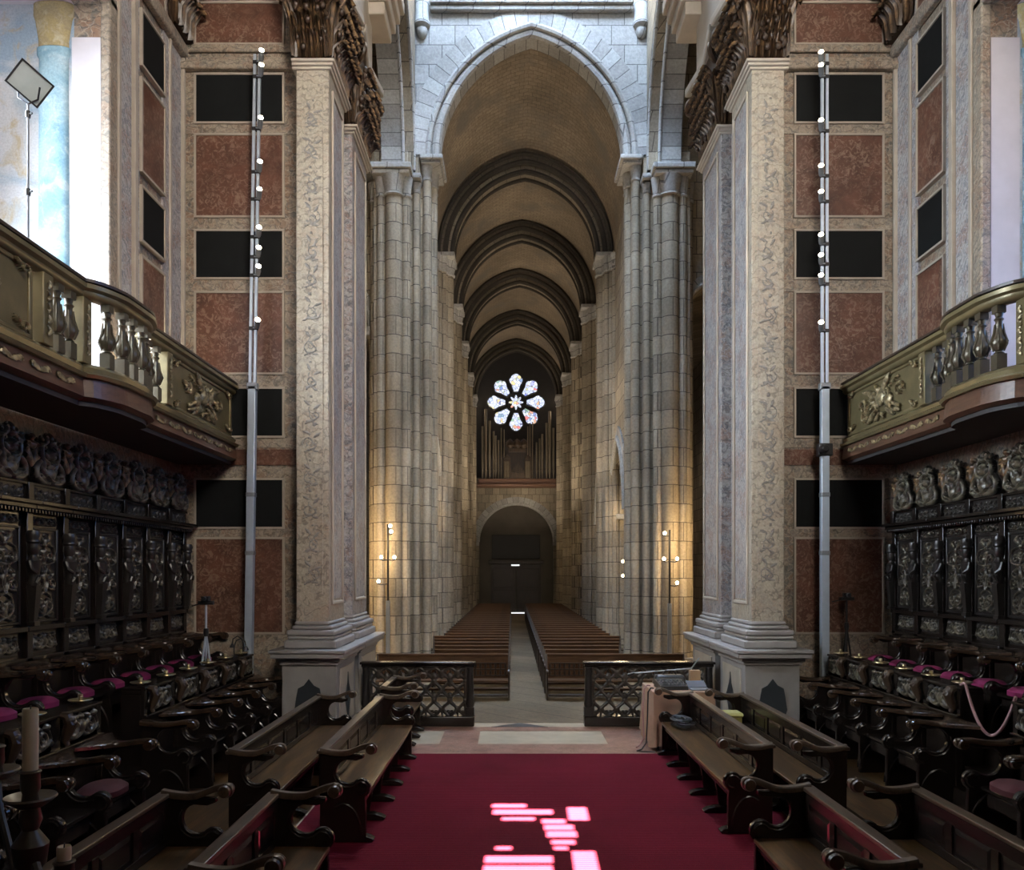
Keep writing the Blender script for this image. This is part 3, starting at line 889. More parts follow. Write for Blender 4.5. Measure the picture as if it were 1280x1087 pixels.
# wall above the nave arch
AX = 0.2
wn = struct('wall_nave_arch', 'pale ashlar wall with a big pointed arch opening into the nave', 'wall')
m = MB(); wall_arch(m, AX - 3.62, AX + 3.62, 15.15, 26, YX + .55, YX + 1.25, [(AX, 3.2, 15.2, 4.05)], n=40)
m.build('wall', M['granite_pale'], wn, smooth=0)
m = MB(); arch_ring(m, 3.2, 4.0, 3.82, 4.52, YX + .48, YX + .7, AX, 15.2, n=40); m.build('outer_voussoirs', M['voussoir'], wn)
m = MB(); arch_ring(m, 2.84, 3.74, 3.24, 4.12, YX + .66, YX + 1.25, AX, 15.2, n=40); m.build('inner_voussoirs', M['voussoir'], wn)
m = MB(); arch_roll(m, 3.18, 4.0, .1, YX + .54, AX, 15.2, n=40); m.build('outer_roll', M['granite_pale'], wn)
m = MB(); arch_roll(m, 2.96, 3.85, .13, YX + .68, AX, 15.2, n=40); m.build('inner_roll', M['granite_pale'], wn)
m = MB(); m.box(AX - 3.1, AX + 3.1, YX + .3, YX + .55, 19.72, 19.9); m.box(AX - 3.1, AX + 3.1, YX + .38, YX + .55, 19.56, 19.72); m.build('string_course', M['granite_pale'], wn, bevel=.04)
for s in (-1, 1):
    m = MB(); m.lathe([(.04, 18.75), (.12, 18.82), (.18, 19.0), (.16, 19.06), (.25, 19.15), (.25, 19.25), (.21, 19.3), (.21, 23)], (AX + s * 3.36, YX + .52, 0), 18)
    m.build('hanging_colonnette', M['granite_pale'], wn)

# crossing arches running towards the chancel, seen edge on
for side in (-1, 1):
    ar = struct('arch_crossing_left' if side < 0 else 'arch_crossing_right', f'tall grey crossing arch springing from the clustered pier on the {"floodlight" if side < 0 else "pink rope"} side', 'arch')
    def xr(a, b):
        return sorted((side * a + AX * .9, side * b + AX * .9))
    for nm, a, b, r in (('inner_order', 4.5, 3.85, 4.75), ('outer_order', 3.87, 3.55, 5.0)):
        x0, x1 = xr(a, b); m = MB(); arch_ring(m, r, r * 1.02, r + .5, r * 1.02 + .5, x0, x1, 19.25, 14.6, 'y', 40); m.build(nm, M['voussoir'], ar)
    for x_, r in ((3.85, 4.76), (3.55, 5.01)):
        m = MB(); arch_roll(m, r, r * 1.02, .055, side * x_ + AX * .9, 19.25, 14.6, 'y', 40); m.build('edge_roll', M['granite_pale'], ar)
    x0, x1 = xr(4.35, 3.55)
    m = MB(); wall_arch(m, YP, YX + .5, 14.6, 26, x0, x1, [(19.2, 5.0, 14.61, 5.2)], 'y', 30); m.build('spandrel', M['granite'], ar, smooth=0)

# ---- clustered piers
def shaft(mb, x, y, r, z0, z1, n=16):
    mb.lathe([(r * 1.55, z0), (r * 1.55, z0 + .12), (r * 1.25, z0 + .2), (r * 1.35, z0 + .28), (r, z0 + .36), (r, z1)], (x, y, 0), n)

def capital(mb, x, y, r, z0, z1, w):
    mb.lathe([(r * 1.0, z0), (r * 1.22, z0 + .03), (r * 1.22, z0 + .08), (r * 1.02, z0 + .1), (r * 1.2, z0 + (z1 - z0) * .5), (w, z1)], (x, y, 0), 14)

for side in (-1, 1):
    tg = 'floodlight' if side < 0 else 'pink rope'
    pr = struct('pillar_crossing_left' if side < 0 else 'pillar_crossing_right', f'huge clustered granite pier at the mouth of the nave, {tg} side', 'pier')
    X = lambda v: AX + side * v
    m = MB()
    for x0, x1, y0, y1 in ((3.75, 4.78, YX + .14, YX + 2), (3.43, 4.1, YX + .5, YX + 2), (3.11, 3.7, YX + .8, YX + 2)):
        a, b = sorted((X(x0), X(x1))); m.box(a, b, y0, y1, NZ, 15.15)
    m.build('core', M['granite'], pr, bevel=.02)
    for x, y, r, zt in ((4.54, YX + .14, .14, 13.7), (4.16, YX + .1, .26, 13.7), (3.8, YX + .16, .14, 13.7), (3.53, YX + .5, .11, 14.0), (3.23, YX + .78, .13, 14.5), (3.11, YX + 1.25, .16, 14.5), (3.13, YX + 1.75, .13, 14.5), (4.82, YX + .5, .12, 13.7)):
        m = MB(); shaft(m, X(x), y, r, NZ, zt); m.build('shaft', M['granite'], pr)
        m = MB(); capital(m, X(x), y, r, zt, 14.3 if zt < 14.4 else 15.0, r * 1.5); m.build('capital', M['granite_pale'], pr)
    m = MB()
    a, b = sorted((X(4.86), X(3.6))); m.box(a, b, YX - .3, YX + .7, 14.42, 14.6); m.box(a + .06, b - .06, YX - .24, YX + .7, 14.28, 14.42)
    m.build('abacus', M['granite_pale'], pr, bevel=.03)
    m = MB(); a, b = sorted((X(3.66), X(3.36))); m.box(a, b, YX + .2, YX + .8, 14.35, 14.52); m.build('small_abacus', M['granite_pale'], pr, bevel=.03)
    m = MB(); a, b = sorted((X(3.42), X(2.72))); m.box(a, b, YX + .42, YX + 2, 15.06, 15.2); a, b = sorted((X(3.4), X(2.8))); m.box(a, b, YX + .5, YX + 2, 14.96, 15.06)
    m.build('nave_abacus', M['granite_pale'], pr, bevel=.03)
    m = MB(); a, b = sorted((X(3.0), X(4.9))); m.box(a, b, YX - .1, YX + 2.1, NZ, NZ + .3); m.build('plinth', M['granite'], pr, bevel=.04)

ARCHES = [30.1, 35.8, 41.4, 47.8, 53.6]
def nave_pillar(y):
    for side in (-1, 1):
        i = ARCHES.index(y)
        tg = 'floodlight' if side < 0 else 'pink rope'
        pr = struct('pillar', f'{ORD[i]} granite nave pier beyond the mouth of the nave, {tg} side', 'pier')
        X = lambda v: nx(y) + side * v
        m = MB()
        for x0, x1, d in ((3.0, 4.4, .55), (3.2, 4.2, .85)):
            a, b = sorted((X(x0), X(x1))); m.box(a, b, y - d, y + d, NZ, 14.2)
        m.build('core', M['granite'], pr, bevel=.02)
        for x, dy, r, zt in ((2.92, 0, .24, 13.5), (2.98, -.34, .11, 13.5), (3.0, .42, .13, 13.5), (3.02, -.55, .1, 13.5), (3.18, -.68, .11, 13.5), (3.3, -.88, .13, 13.5), (3.53, -.9, .1, 13.5), (3.75, -.88, .24, 5.6), (4.1, -.8, .12, 5.6), (3.75, .88, .24, 5.6)):
            m = MB(); shaft(m, X(x), y + dy, r, NZ, zt, 14); m.build('shaft', M['granite'], pr)
            m = MB(); capital(m, X(x), y + dy, r, zt, zt + .55, r * 1.5); m.build('capital', M['granite_pale'], pr)
        m = MB(); a, b = sorted((X(2.6), X(3.3))); m.box(a, b, y - .7, y + .7, 14.05, 14.22); m.build('abacus', M['granite_pale'], pr, bevel=.03)
        m = MB(); a, b = sorted((X(2.72), X(4.4))); m.box(a, b, y - .95, y + .95, NZ, NZ + .3); m.build('plinth', M['granite'], pr, bevel=.04)
        m = MB(); a, b = sorted((X(3.3), X(4.2))); m.box(a, b, y - 1.1, y - .55, 4.35, 4.55); m.build('arcade_impost', M['granite_pale'], pr, bevel=.03)
for y in ARCHES:
    nave_pillar(y)
    tv = struct('arch_transverse', f'{ORD[ARCHES.index(y)]} dark rib arch across the nave vault beyond its mouth', 'arch')
    c = nx(y)
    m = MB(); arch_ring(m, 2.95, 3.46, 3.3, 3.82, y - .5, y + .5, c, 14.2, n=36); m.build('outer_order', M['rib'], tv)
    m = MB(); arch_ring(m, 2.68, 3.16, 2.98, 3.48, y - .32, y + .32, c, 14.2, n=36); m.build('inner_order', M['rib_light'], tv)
    for a, dy, r in ((2.98, -.42, .11), (2.72, -.28, .1), (2.72, .28, .1), (3.2, -.52, .07)):
        m = MB(); arch_roll(m, a, a * 1.16, r, y + dy, c, 14.2, n=36); m.build('roll', M['rib'], tv)

# ---- nave walls with arcade openings, vault, aisles, end wall
for side in (-1, 1):
    nw = struct('wall_nave_left' if side < 0 else 'wall_nave_right', f'granite nave wall with round arcade openings, {"floodlight" if side < 0 else "pink rope"} side', 'wall')
    ys = [26.0] + ARCHES
    for i in range(5):
        a, b = ys[i], ys[i + 1]
        mid = (a + .0 + b) / 2
        x0, x1 = sorted((nx(mid) + side * 3.25, nx(mid) + side * 4.3))
        m = MB(); wall_arch(m, a, b, NZ, 14.6, x0, x1, [(mid, 1.75, 4.5, 2.6)], 'y', 20); m.build('bay', M['granite'], nw, smooth=0)
        xf = nx(mid) + side * 3.25
        m = MB(); arch_ring(m, 1.75, 2.6, 2.15, 3.05, xf - .06, xf + .06, mid, 4.5, 'y', 24); arch_roll(m, 1.78, 2.63, .1, xf - side * .06, mid, 4.5, 'y', 24); m.build('arcade_arch', M['voussoir'], nw)
    m = MB(); a, b = sorted((side * 9, side * 9.3)); m.box(a, b, 24.9, YE + 1, NZ, 13); a, b = sorted((side * 4, side * 9.3)); m.box(a, b, 26, YE + 1, 13, 13.3); m.build('aisle_wall', M['granite'], nw, smooth=0)
vt = struct('ceiling_vault', 'brown brick pointed barrel vault running the length of the nave', 'vault')
seg = [YX + 1.2] + ARCHES + [YE + .3]
for i in range(len(seg) - 1):
    m = MB()
    y0, y1 = seg[i], seg[i + 1]
    A = arch_pts(3.26, 3.68, 36); L = 0.0; Ls = [0.0]
    for k in range(1, len(A)):
        L += math.dist(A[k], A[k - 1]); Ls.append(L)
    rz_ = lambda y: 1.0 if y > YX + 2 else 1.28
    vs = [(nx(y) + u, y, 14.3 + z * rz_(y)) for y in (y0, y1) for u, z in A]
    n = len(A)
    m.add(vs, [(k, k + 1, n + k + 1, n + k) for k in range(n - 1)], [((Ls[k], y0), (Ls[k + 1], y0), (Ls[k + 1], y1), (Ls[k], y1)) for k in range(n - 1)])
    vo = [(nx(y) + u * 1.12, y, 14.3 + z * 1.12 * rz_(y)) for y in (y0, y1) for u, z in A]
    m.add(vo, [(k, n + k, n + k + 1, k + 1) for k in range(n - 1)])
    m.build('vault_bay', M['vault'], vt, recalc=False)
ec = nx(YE)
we2 = struct('wall_end', 'west end wall of the nave with an arched doorway below the organ', 'wall')
m = MB(); wall_arch(m, ec - 4.4, ec + 4.4, NZ - .2, 18.5, YE, YE + 1.0, [(ec + .02, 2.6, 4.55, 2.62)], n=28); m.build('wall', M['granite'], we2, smooth=0)
m = MB(); m.box(ec - 4.4, ec + 4.4, YE + 1.0, YE + 1.3, NZ - .2, 18.5); m.build('porch_wall', M['plaster'], we2, smooth=0)
m = MB(); arch_ring(m, 2.6, 2.62, 3.1, 3.12, YE - .12, YE + .1, ec + .02, 4.55, n=28); arch_roll(m, 2.62, 2.64, .1, YE - .1, ec + .02, 4.55, n=28); m.build('door_arch', M['voussoir'], we2)
for s in (-1, 1):
    m = MB(); a, b = sorted((ec + s * 2.55, ec + s * 3.1)); m.box(a, b, YE - .15, YE + .2, 4.3, 4.55); m.build('door_impost', M['granite_pale'], we2, bevel=.03)
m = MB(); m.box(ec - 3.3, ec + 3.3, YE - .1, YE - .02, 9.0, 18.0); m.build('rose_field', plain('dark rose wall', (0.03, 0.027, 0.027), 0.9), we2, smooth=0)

# door
dr = struct('door_1', 'tall dark oak double door under the round arch at the far end', 'door')
dx = ec
for s in (-1, 1):
    a, b = sorted((dx + s * .02, dx + s * 1.75)); MB().box(a, b, YE + .85, YE + .97, NZ + .12, 3.0).build('leaf', M['door'], dr, bevel=.02)
    for z0, z1 in ((.0, 1.2), (1.4, 2.7)):
        MB().box(a + .15, b - .15, YE + .82, YE + .85, z0, z1).build('panel', M['door'], dr, bevel=.02)
MB().box(dx - 1.95, dx + 1.95, YE + .75, YE + .97, 3.02, 3.3).build('lintel', M['door'], dr, bevel=.03)
MB().box(dx - 1.7, dx + 1.7, YE + .8, YE + .97, 3.4, 5.1).build('overdoor_panel', plain('dark overdoor', (0.012, 0.01, 0.009), 0.6), dr, bevel=.02)
MB().box(dx - .33, dx + .25, YE + .78, YE + .84, 2.9, 3.0).build('transom_gap', M['daylight_gap'], dr, smooth=0)
MB().box(dx - .45, dx + .75, YE + .78, YE + .98, NZ + .005, NZ + .075).build('threshold_gap', M['daylight_gap'], dr, smooth=0)

# rose window
CYR = YE - .1
cx0 = (645 - 640) * CYR / F + CAMX; cz0 = CAMZ + (716 - 502.8) * CYR / F
rw = struct('window_1', 'glowing rose window of eight stained glass petals above the organ', 'window', (cx0, CYR, cz0))
u_ = CYR / F * 0.138
def petal(sc=1.0):
    half = [(95, 20), (108, 27), (130, 35), (155, 42), (170, 52), (184, 60), (200, 64), (214, 60), (222, 50), (234, 46), (246, 36), (255, 22), (260, 8)]
    P = [(w, r) for r, w in half] + [(-w, r) for r, w in reversed(half)]
    return [(x * sc * u_, (182 + (y - 182) * sc) * u_) for x, y in P]
for k in range(8):
    a = k * PI / 4
    g = [(x * math.cos(a) + y * math.sin(a), -x * math.sin(a) + y * math.cos(a)) for x, y in petal(.97)]
    m = MB(); m.prism(g, -.03, -.01, 'y'); m.build('glass_pane', M['glass'], rw, smooth=0)
    g = [(x * math.cos(a) + y * math.sin(a), -x * math.sin(a) + y * math.cos(a)) for x, y in petal(1.03)]
    m = MB(); m.tube([(x, -.02, z) for x, z in g] + [(g[0][0], -.02, g[0][1])], .05, 6); m.build('tracery_rim', M['dark_inlay'], rw)
g = [((50 + 17 * math.cos(8 * a)) * u_ * math.sin(a), (50 + 17 * math.cos(8 * a)) * u_ * math.cos(a)) for a in [2 * PI * k / 64 for k in range(64)]]
m = MB(); m.prism(g, -.03, -.01, 'y'); m.build('hub_pane', M['glass'], rw, smooth=0)

# organ on its gallery
YO = 54.6
def ox(c): return (590 + c * .138 - 640) * YO / F + CAMX
def oz(c): return CAMZ + (716 - (460 + c * .138)) * YO / F
og = thing('pipe_organ', 'pipe organ with tall metal pipes below the rose window', 'organ', (ox(398), YO, oz(1030)))
OX, OZ = ox(398), oz(1030)
def om(mb, name, mat, **k):
    mb.M = None
    mb.v = [(x - OX, y - YO, z - OZ) for x, y, z in mb.v]
    return mb.build(name, mat, og, **k)
for c, top, r in ((95, 530, 10), (125, 375, 13), (160, 480, 11), (195, 575, 9), (215, 615, 8), (240, 655, 8), (265, 545, 5), (290, 560, 5), (505, 530, 5), (525, 500, 5), (548, 490, 5), (585, 675, 8),
                  (612, 640, 8), (637, 600, 9), (675, 500, 11), (703, 395, 13), (738, 545, 10)):
    w = r * .138 * YO / F
    m = MB(); b = oz(1005); t = oz(top)
    m.lathe([(w * .25, b), (w, b + .55), (w, b + .6), (w * .8, b + .62), (w, b + .75), (w, t), (w * .8, t)], (ox(c), YO - .15, 0), 12); om(m, 'pipe', M['pipe'])
m = MB(); m.box(ox(60), ox(770), YO - .35, YO + .2, oz(1050), oz(1005)); om(m, 'gallery_beam', M['organ_rail'], bevel=.02)
for a, b, t in ((285, 352, 820), (478, 540, 820)):
    m = MB(); m.box(ox(a), ox(b), YO - .32, YO + .1, oz(1003), oz(t)); m.prism([(ox(a), oz(t)), (ox(b), oz(t)), (ox((a + b) / 2), oz(t - 35))], YO - .3, YO + .1); om(m, 'case_tower', M['organ'], bevel=.02)
    for k in range(3):
        m = MB(); x = ox(a + (b - a) * (k + .7) / 4.2); m.lathe([(.04, oz(1000)), (.06, oz(990)), (.06, oz(t + 30))], (x, YO - .34, 0), 8); om(m, 'small_pipe', M['pipe'])
m = MB(); m.box(ox(352), ox(478), YO - .3, YO + .1, oz(1003), oz(950)); om(m, 'console_front', M['organ'], bevel=.02)
for k in range(7):
    c = 362 + k * 18
    m = MB(); t = oz(870 + abs(k - 3) * 22); m.prism([(ox(c - 7), oz(950)), (ox(c + 7), oz(950)), (ox(c + 7), t), (ox(c), t + .14), (ox(c - 7), t)], YO - .3, YO - .22); om(m, 'pinnacle', M['organ'])
m = MB(); m.box(ox(80), ox(285), YO + .1, YO + .3, oz(1003), oz(780)); m.box(ox(540), ox(760), YO + .1, YO + .3, oz(1003), oz(780)); m.box(ox(285), ox(540), YO + .1, YO + .3, oz(1003), oz(640)); om(m, 'case_back', M['door'], smooth=0)
m = MB()
for c in (345, 410, 470):
    m.lathe([(.12, oz(725)), (.3, oz(700)), (.28, oz(670)), (.05, oz(640))], (ox(c), YO + .05, 0), 10)
m.box(ox(330), ox(485), YO - .05, YO + .1, oz(760), oz(728)); om(m, 'crown_carving', M['organ'])
m = MB(); m.box(nx(YO) - 2.85, nx(YO) + 2.85, YO - .5, YE - .21, oz(1075), oz(1052)); go = m.build('organ_gallery', M['organ_rail'], None, bevel=.03)
props(go, 'reddish wooden gallery beam carrying the pipe organ over the doorway', 'gallery')
# ================================================================== FURNITURE
# ---- carved designs
def panel_strokes(w, h):
    a = w / 2
    st = []
    st += [spiral(.07, h * .16, .055, 1.4, PI / 2, 1, .017, .01), curve([(.02, h * .05), (.12, h * .12), (.1, h * .25), (.02, h * .3)], .018, .012),
           spiral(a - .09, h * .40, .06, 1.5, -PI / 2, 1, .016, .009), curve([(a - .05, h * .33), (.04, h * .37), (a - .06, h * .52), (.03, h * .6)], .017, .011),
           curve([(.012, h * .3), (.05, h * .42), (.02, h * .52), (.07, h * .62)], .014, .01),
           spiral(.08, h * .70, .055, 1.4, PI, -1, .016, .009), curve([(.02, h * .62), (a - .04, h * .66), (a - .05, h * .8), (.05, h * .84)], .018, .01),
           leaf(.02, h * .86, .9, .12, .028), leaf(.03, h * .9, .25, .13, .024), leaf(a - .1, h * .93, 2.6, .09, .018), leaf(.04, h * .45, .3, .1, .02), leaf(.05, h * .56, -.5, .09, .02),
           leaf(.03, h * .2, -.3, .12, .022), curve([(.0, h * .05), (.1, h * .02), (a - .05, h * .06)], .014, .009)]
    st = mirror(st)
    st += [blob(0, h * .76, .042, 1.3), blob(0, h * .84, .03, 1.1), blob(0, h * .68, .03), curve([(0, h * .3), (0, h * .65)], .014, .018), blob(0, h * .1, .05, .9), blob(0, h * .5, .03), blob(0, h * .95, .022)]
    return st

def frieze_strokes(w, h, n=5):
    st = []
    for k in range(n):
        x = (k + .5) / n * w - w / 2
        st += [curve([(x - .02, h * .2), (x + .022, h * .32), (x - .018, h * .55), (x + .02, h * .75)], .014, .01), spiral(x + .012, h * .76, .02, 1, PI, 1, .01), leaf(x - .02, h * .25, 1.9, .08, .014)]
    return st

def scroll_strokes(w, h):
    a = w / 2
    st = [spiral(a * .5, h * .5, h * .3, 1.5, PI, 1, h * .09, h * .05), curve([(.0, h * .3), (a * .25, h * .18), (a * .6, h * .2), (a * .9, h * .4), (a * .8, h * .72)], h * .09, h * .05),
          leaf(a * .1, h * .45, .7, a * .4, h * .12), leaf(a * .62, h * .8, .2, a * .3, h * .1), leaf(a * .85, h * .2, .9, a * .2, h * .1), leaf(a * .2, h * .85, -.2, a * .35, h * .09)]
    return mirror(st) + [blob(0, h * .5, h * .26, 1.2), blob(0, h * .82, h * .12)]

def crest_strokes():
    st = [curve([(.05, .02), (.17, .03), (.26, .08), (.27, .18), (.2, .26)], .05, .04), spiral(.225, .07, .05, 1.2, 0, 1, .025, .015), leaf(.03, .06, .9, .26, .06, .8), leaf(.06, .04, .45, .24, .05, .8), leaf(.1, .16, 1.2, .2, .045, .9),
          curve([(.06, .26), (.16, .31), (.17, .42), (.08, .5)], .04, .03), spiral(.14, .43, .045, 1.2, 0, 1, .022, .014), leaf(.05, .48, 1.0, .14, .035), leaf(.03, .3, .8, .14, .04, .9), leaf(.15, .5, .6, .1, .025)]
    st = mirror(st)
    st += [blob(0, .38, .085, 1.5), blob(0, .33, .05, 1.5), blob(-.03, .395, .02, 1.75), blob(.03, .395, .02, 1.75), blob(0, .36, .018, 1.9), blob(0, .13, .11, 1.2), blob(0, .22, .07, 1.2), curve([(-.1, .09), (0, .04), (.1, .09)], .03, .03, hs=1.3),
           blob(0, .5, .06, 1.3), leaf(0, .5, PI / 2, .14, .05, 1.1)]
    return st

UP = .645
def make_back_panel(extra):
    """one bay of the tall carved panelling behind the upper stalls; local x into the room, y along the wall, z from the platform"""
    r = thing('stall_back_panel', '', 'choir panelling')
    g = UP / 2 - .0015
    Z0 = .69                                      # root sits at z = 0
    MB().box(0, .05, -g, g, Z0, 3.1).build('board', M['stall'], r, smooth=0)
    m = MB(); relief(m, .42, .9, panel_strokes(.42, .9), .035, .009, (.052, .03, 1.93)); m.build('carved_panel', M['carved_gilt'], r)
    m = MB(); relief(m, .44, .2, scroll_strokes(.44, .2), .03, .008, (.052, .03, 1.6)); m.build('lower_carving', M['carved_gilt'], r)
    m = MB(); relief(m, .46, .1, scroll_strokes(.46, .1), .025, .007, (.052, .03, 2.87)); m.build('upper_carving', M['carved_gilt'], r)
    m = MB()
    for a, b, c, d in ((-.2, -.175, 1.9, 2.86), (.24, .265, 1.9, 2.86), (-.175, .24, 1.9, 1.925), (-.175, .24, 2.835, 2.86)):
        m.box(.045, .075, a, b, c, d)
    m.build('panel_frame', M['carved'], r, bevel=.008)
    m = MB(); m.box(.05, .12, -g, g, 1.82, 1.88); m.box(.05, .1, -g, g, 1.52, 1.57); m.box(.05, .14, -g, g, 1.46, 1.5); m.build('ledge', M['stall'], r, bevel=.01)
    # herm figure on a tapering pillar
    ys = [-g + .055] + ([g - .055] if extra else [])
    for y in ys:
        m = MB(); m.box(.05, .1, y - .05, y + .05, 1.5, 3.02); m.build('pilaster_strip', M['stall'], r, bevel=.008)
        m = MB()
        m.taper(.09, .15, y - .028, y + .028, 1.9, .09, .19, y - .05, y + .05, 2.28)
        m.lathe([(.05, 2.27), (.058, 2.3), (.045, 2.34), (.06, 2.42), (.066, 2.48), (.07, 2.52), (.035, 2.56), (.032, 2.58), (.05, 2.6), (.056, 2.65), (.052, 2.69), (.07, 2.71), (.062, 2.74), (.075, 2.77), (.06, 2.82)], (.13, y, 0), 14, 1, 1)
        for s in (-1, 1):
            m.tube([(.13, y + s * .06, 2.52), (.16, y + s * .075, 2.44), (.19, y + s * .03, 2.4)], [.022, .02, .018], 7)
            m.tube([(.19, y + s * .05, 2.3), (.2, y + s * .03, 2.35), (.19, y, 2.37)], [.016, .02, .016], 6)
        m.box(.07, .17, y - .045, y + .045, 1.88, 1.92)
        m.build('carved_herm', M['carved_gilt'], r)
    m = MB()
    for x, z0, z1 in ((.12, 3.0, 3.03), (.2, 3.03, 3.07), (.26, 3.07, 3.11)):
        m.box(0, x, -g, g, z0, z1)
    for k in range(12):
        y = -g + UP * (k + .5) / 12; m.box(.1, .18, y - .015, y + .015, 2.99, 3.03)
    m.build('cornice', M['stall'], r, bevel=.006)
    m = MB(); m.box(.0, .08, -g, g, 3.11, 3.3); m.box(0, .11, -g, g, 3.27, 3.3)
    m.box(.08, .12, -g, -g + .09, 3.11, 3.3); m.build('frieze', M['stall'], r, bevel=.006)
    m = MB(); relief(m, .5, .15, frieze_strokes(.5, .15), .022, .008, (.081, .04, 3.115)); m.build('frieze_carving', M['carved'], r)
    m = MB(); relief(m, .54, .6, [([(u * .84, v * .86) for u, v in P], [q * .8 for q in W], h_) for P, W, h_ in crest_strokes()], .075, .01, (.07, .05, 3.3), cut=True, back=.45); m.build('crest', M['carved_gilt'], r)
    m = MB(); relief(m, .21, .34, mirror([leaf(.0, .0, 1.2, .26, .045), leaf(.02, .05, .6, .18, .04), spiral(.08, .2, .05, 1.2, PI, -1, .022, .014)]) + [blob(0, .22, .05, 1.3), blob(0, .3, .04, 1.2)], .06, .011, (.05, -g + .107, 3.46), cut=True, back=.5)
    m.build('crest_finial', M['capital'], r)
    return r

# ---- choir stall seat with its divider
def end_profile(d, ha, hs, z0=0.0):
    """(x, z) outline of a stall divider or bench end: tall back, hollowed under the arm, scroll above the seat front"""
    P = [(0, z0), (d - .04, z0), (d - .04, hs - .14)]
    cx, cz, r = d - .085, hs + .02, .085
    P += [(cx + r * math.cos(a), cz + r * math.sin(a)) for a in np.linspace(-PI * .35, PI * .72, 9)]
    qx, qz, q = d * .56, (hs + .06 + ha - .07) / 2 + .01, (ha - .07 - hs - .04) / 2
    P += [(qx + q * math.cos(a), qz + q * math.sin(a)) for a in np.linspace(-PI * .36, -PI * 1.42, 13)]
    P += [(d * .72, ha - .06), (d - .06, ha - .035), (d - .06, ha), (0, ha)]
    return P

def armrest(mb, d, ha, pitch, wide, rise=.0):
    """horseshoe arm: wide where it joins the back, narrow in the middle, three-ringed knob at the tip"""
    n = 14; T = []
    for i in range(n + 1):
        t = i / n; x = d * t
        w = .035 + (pitch / 2 - .045) * (max(0, 1 - t / .55) ** 1.8) * wide
        z = ha + .012 - .025 * math.sin(PI * min(1, t * 1.2)) + rise * max(0, t - .55) / .45
        T.append((x, w, z))
    vs, fs = [], []
    for x, w, z in T:
        vs += [(x, -w, z - .022), (x, w, z - .022), (x, w, z + .006), (x, w * .7, z + .022), (x, -w * .7, z + .022), (x, -w, z + .006)]
    for i in range(n):
        for k in range(6):
            k2 = (k + 1) % 6; fs.append((i * 6 + k, i * 6 + k2, i * 6 + 6 + k2, i * 6 + 6 + k))
    fs += [tuple(range(5, -1, -1)), tuple(n * 6 + k for k in range(6))]
    mb.add(vs, fs)
    z = ha - .02 + rise
    mb.lathe([(.02, -.062), (.04, -.06), (.047, -.04), (.038, -.024), (.05, -.02), (.054, 0), (.05, .02), (.038, .024), (.047, .04), (.04, .06), (.02, .062)], (d + .005, 0, z), 16, axis='y')

def make_stall(pitch, d, name='choir_stall', carved_front=True):
    """local x into the room, y along the row; the divider stands at +y"""
    r = thing(name, '', 'choir stall')
    ha, hs = .82, .47
    y = pitch / 2
    def divider(y):
        m = MB(); m.prism(end_profile(d, ha, hs), y - .026, y + .026)
        m.build('divider', M['stall'], r, bevel=.008)
        m = MB()
        for s in (-1, 1):                      # raised mouldings on both faces
            P = [(d - .085 + .055 * math.cos(a), y + s * .027, hs + .02 + .055 * math.sin(a)) for a in np.linspace(-PI * .5, PI * .9, 14)]
            m.tube(P, .014, 6)
            P = [(d * .5 + .2 * math.cos(a), y + s * .027, .02 + .34 * math.sin(a)) for a in np.linspace(.1, PI * .62, 14)]
            m.tube(P, .015, 6)
            q = (ha - .07 - hs - .04) / 2 + .03
            P = [(d * .56 + q * math.cos(a), y + s * .027, (hs + ha) / 2 + q * math.sin(a)) for a in np.linspace(-PI * .3, -PI * 1.1, 12)]
            m.tube(P, .013, 6)
            m.tube([(d * .15, y + s * .027, .02), (d * .15, y + s * .027, ha - .08)], .012, 6)
        m.lathe([(.03, -.034), (.075, -.03), (.085, 0), (.075, .03), (.03, .034)], (d - .085, y, hs + .02), 18, axis='y')
        m.build('divider_moulding', M['stall'], r)
        m = MB(); m.M = Matrix.Translation((0, y, 0)); armrest(m, d, ha, pitch, 1.0); m.build('armrest', M['arm'], r)
    divider(y)
    m = MB(); m.box(.06, d - .1, -y + .046, y - .046, hs - .05, hs - .015); m.build('seat', M['stall'], r, bevel=.008)
    m = MB(); m.box(.0, .03, -y + .046, y - .046, .0, ha - .03); m.build('seat_back', M['bench'], r, smooth=0)
    m = MB()                                    # curved inner back and misericord apron
    m.box(.08, d - .14, -y + .06, y - .06, hs - .2, hs - .06); m.build('misericord', M['stall'], r, bevel=.02)
    return r, divider

def cushion_mesh(w, d):
    m = MB(); n = 10
    P = []
    for i in range(n + 1):
        for j in range(n + 1):
            u, v = i / n * 2 - 1, j / n * 2 - 1
            e = max(0, 1 - abs(u) ** 5) * max(0, 1 - abs(v) ** 5)
            k_ = 1 / max(1.0, math.hypot(u, v) / max(abs(u), abs(v), 1e-6) * .95)
            P.append((u * k_ * d / 2, v * k_ * w / 2, e))
    top = [(x, y, .05 + .045 * e) for x, y, e in P]; bot = [(x, y, .004) for x, y, e in P]
    N = n + 1; f = []
    for i in range(n):
        for j in range(n):
            a = i * N + j; f.append((a, a + 1, a + N + 1, a + N)); f.append((N * N + a, N * N + a + N, N * N + a + N + 1, N * N + a + 1))
    edge = [i * N for i in range(N)] + [n * N + j for j in range(1, N)] + [i * N + n for i in range(n - 1, -1, -1)] + [j for j in range(n - 1, 0, -1)]
    for k in range(len(edge)):
        a, b = edge[k], edge[(k + 1) % len(edge)]; f.append((a, b, N * N + b, N * N + a))
    m.add(top + bot, f)
    return m

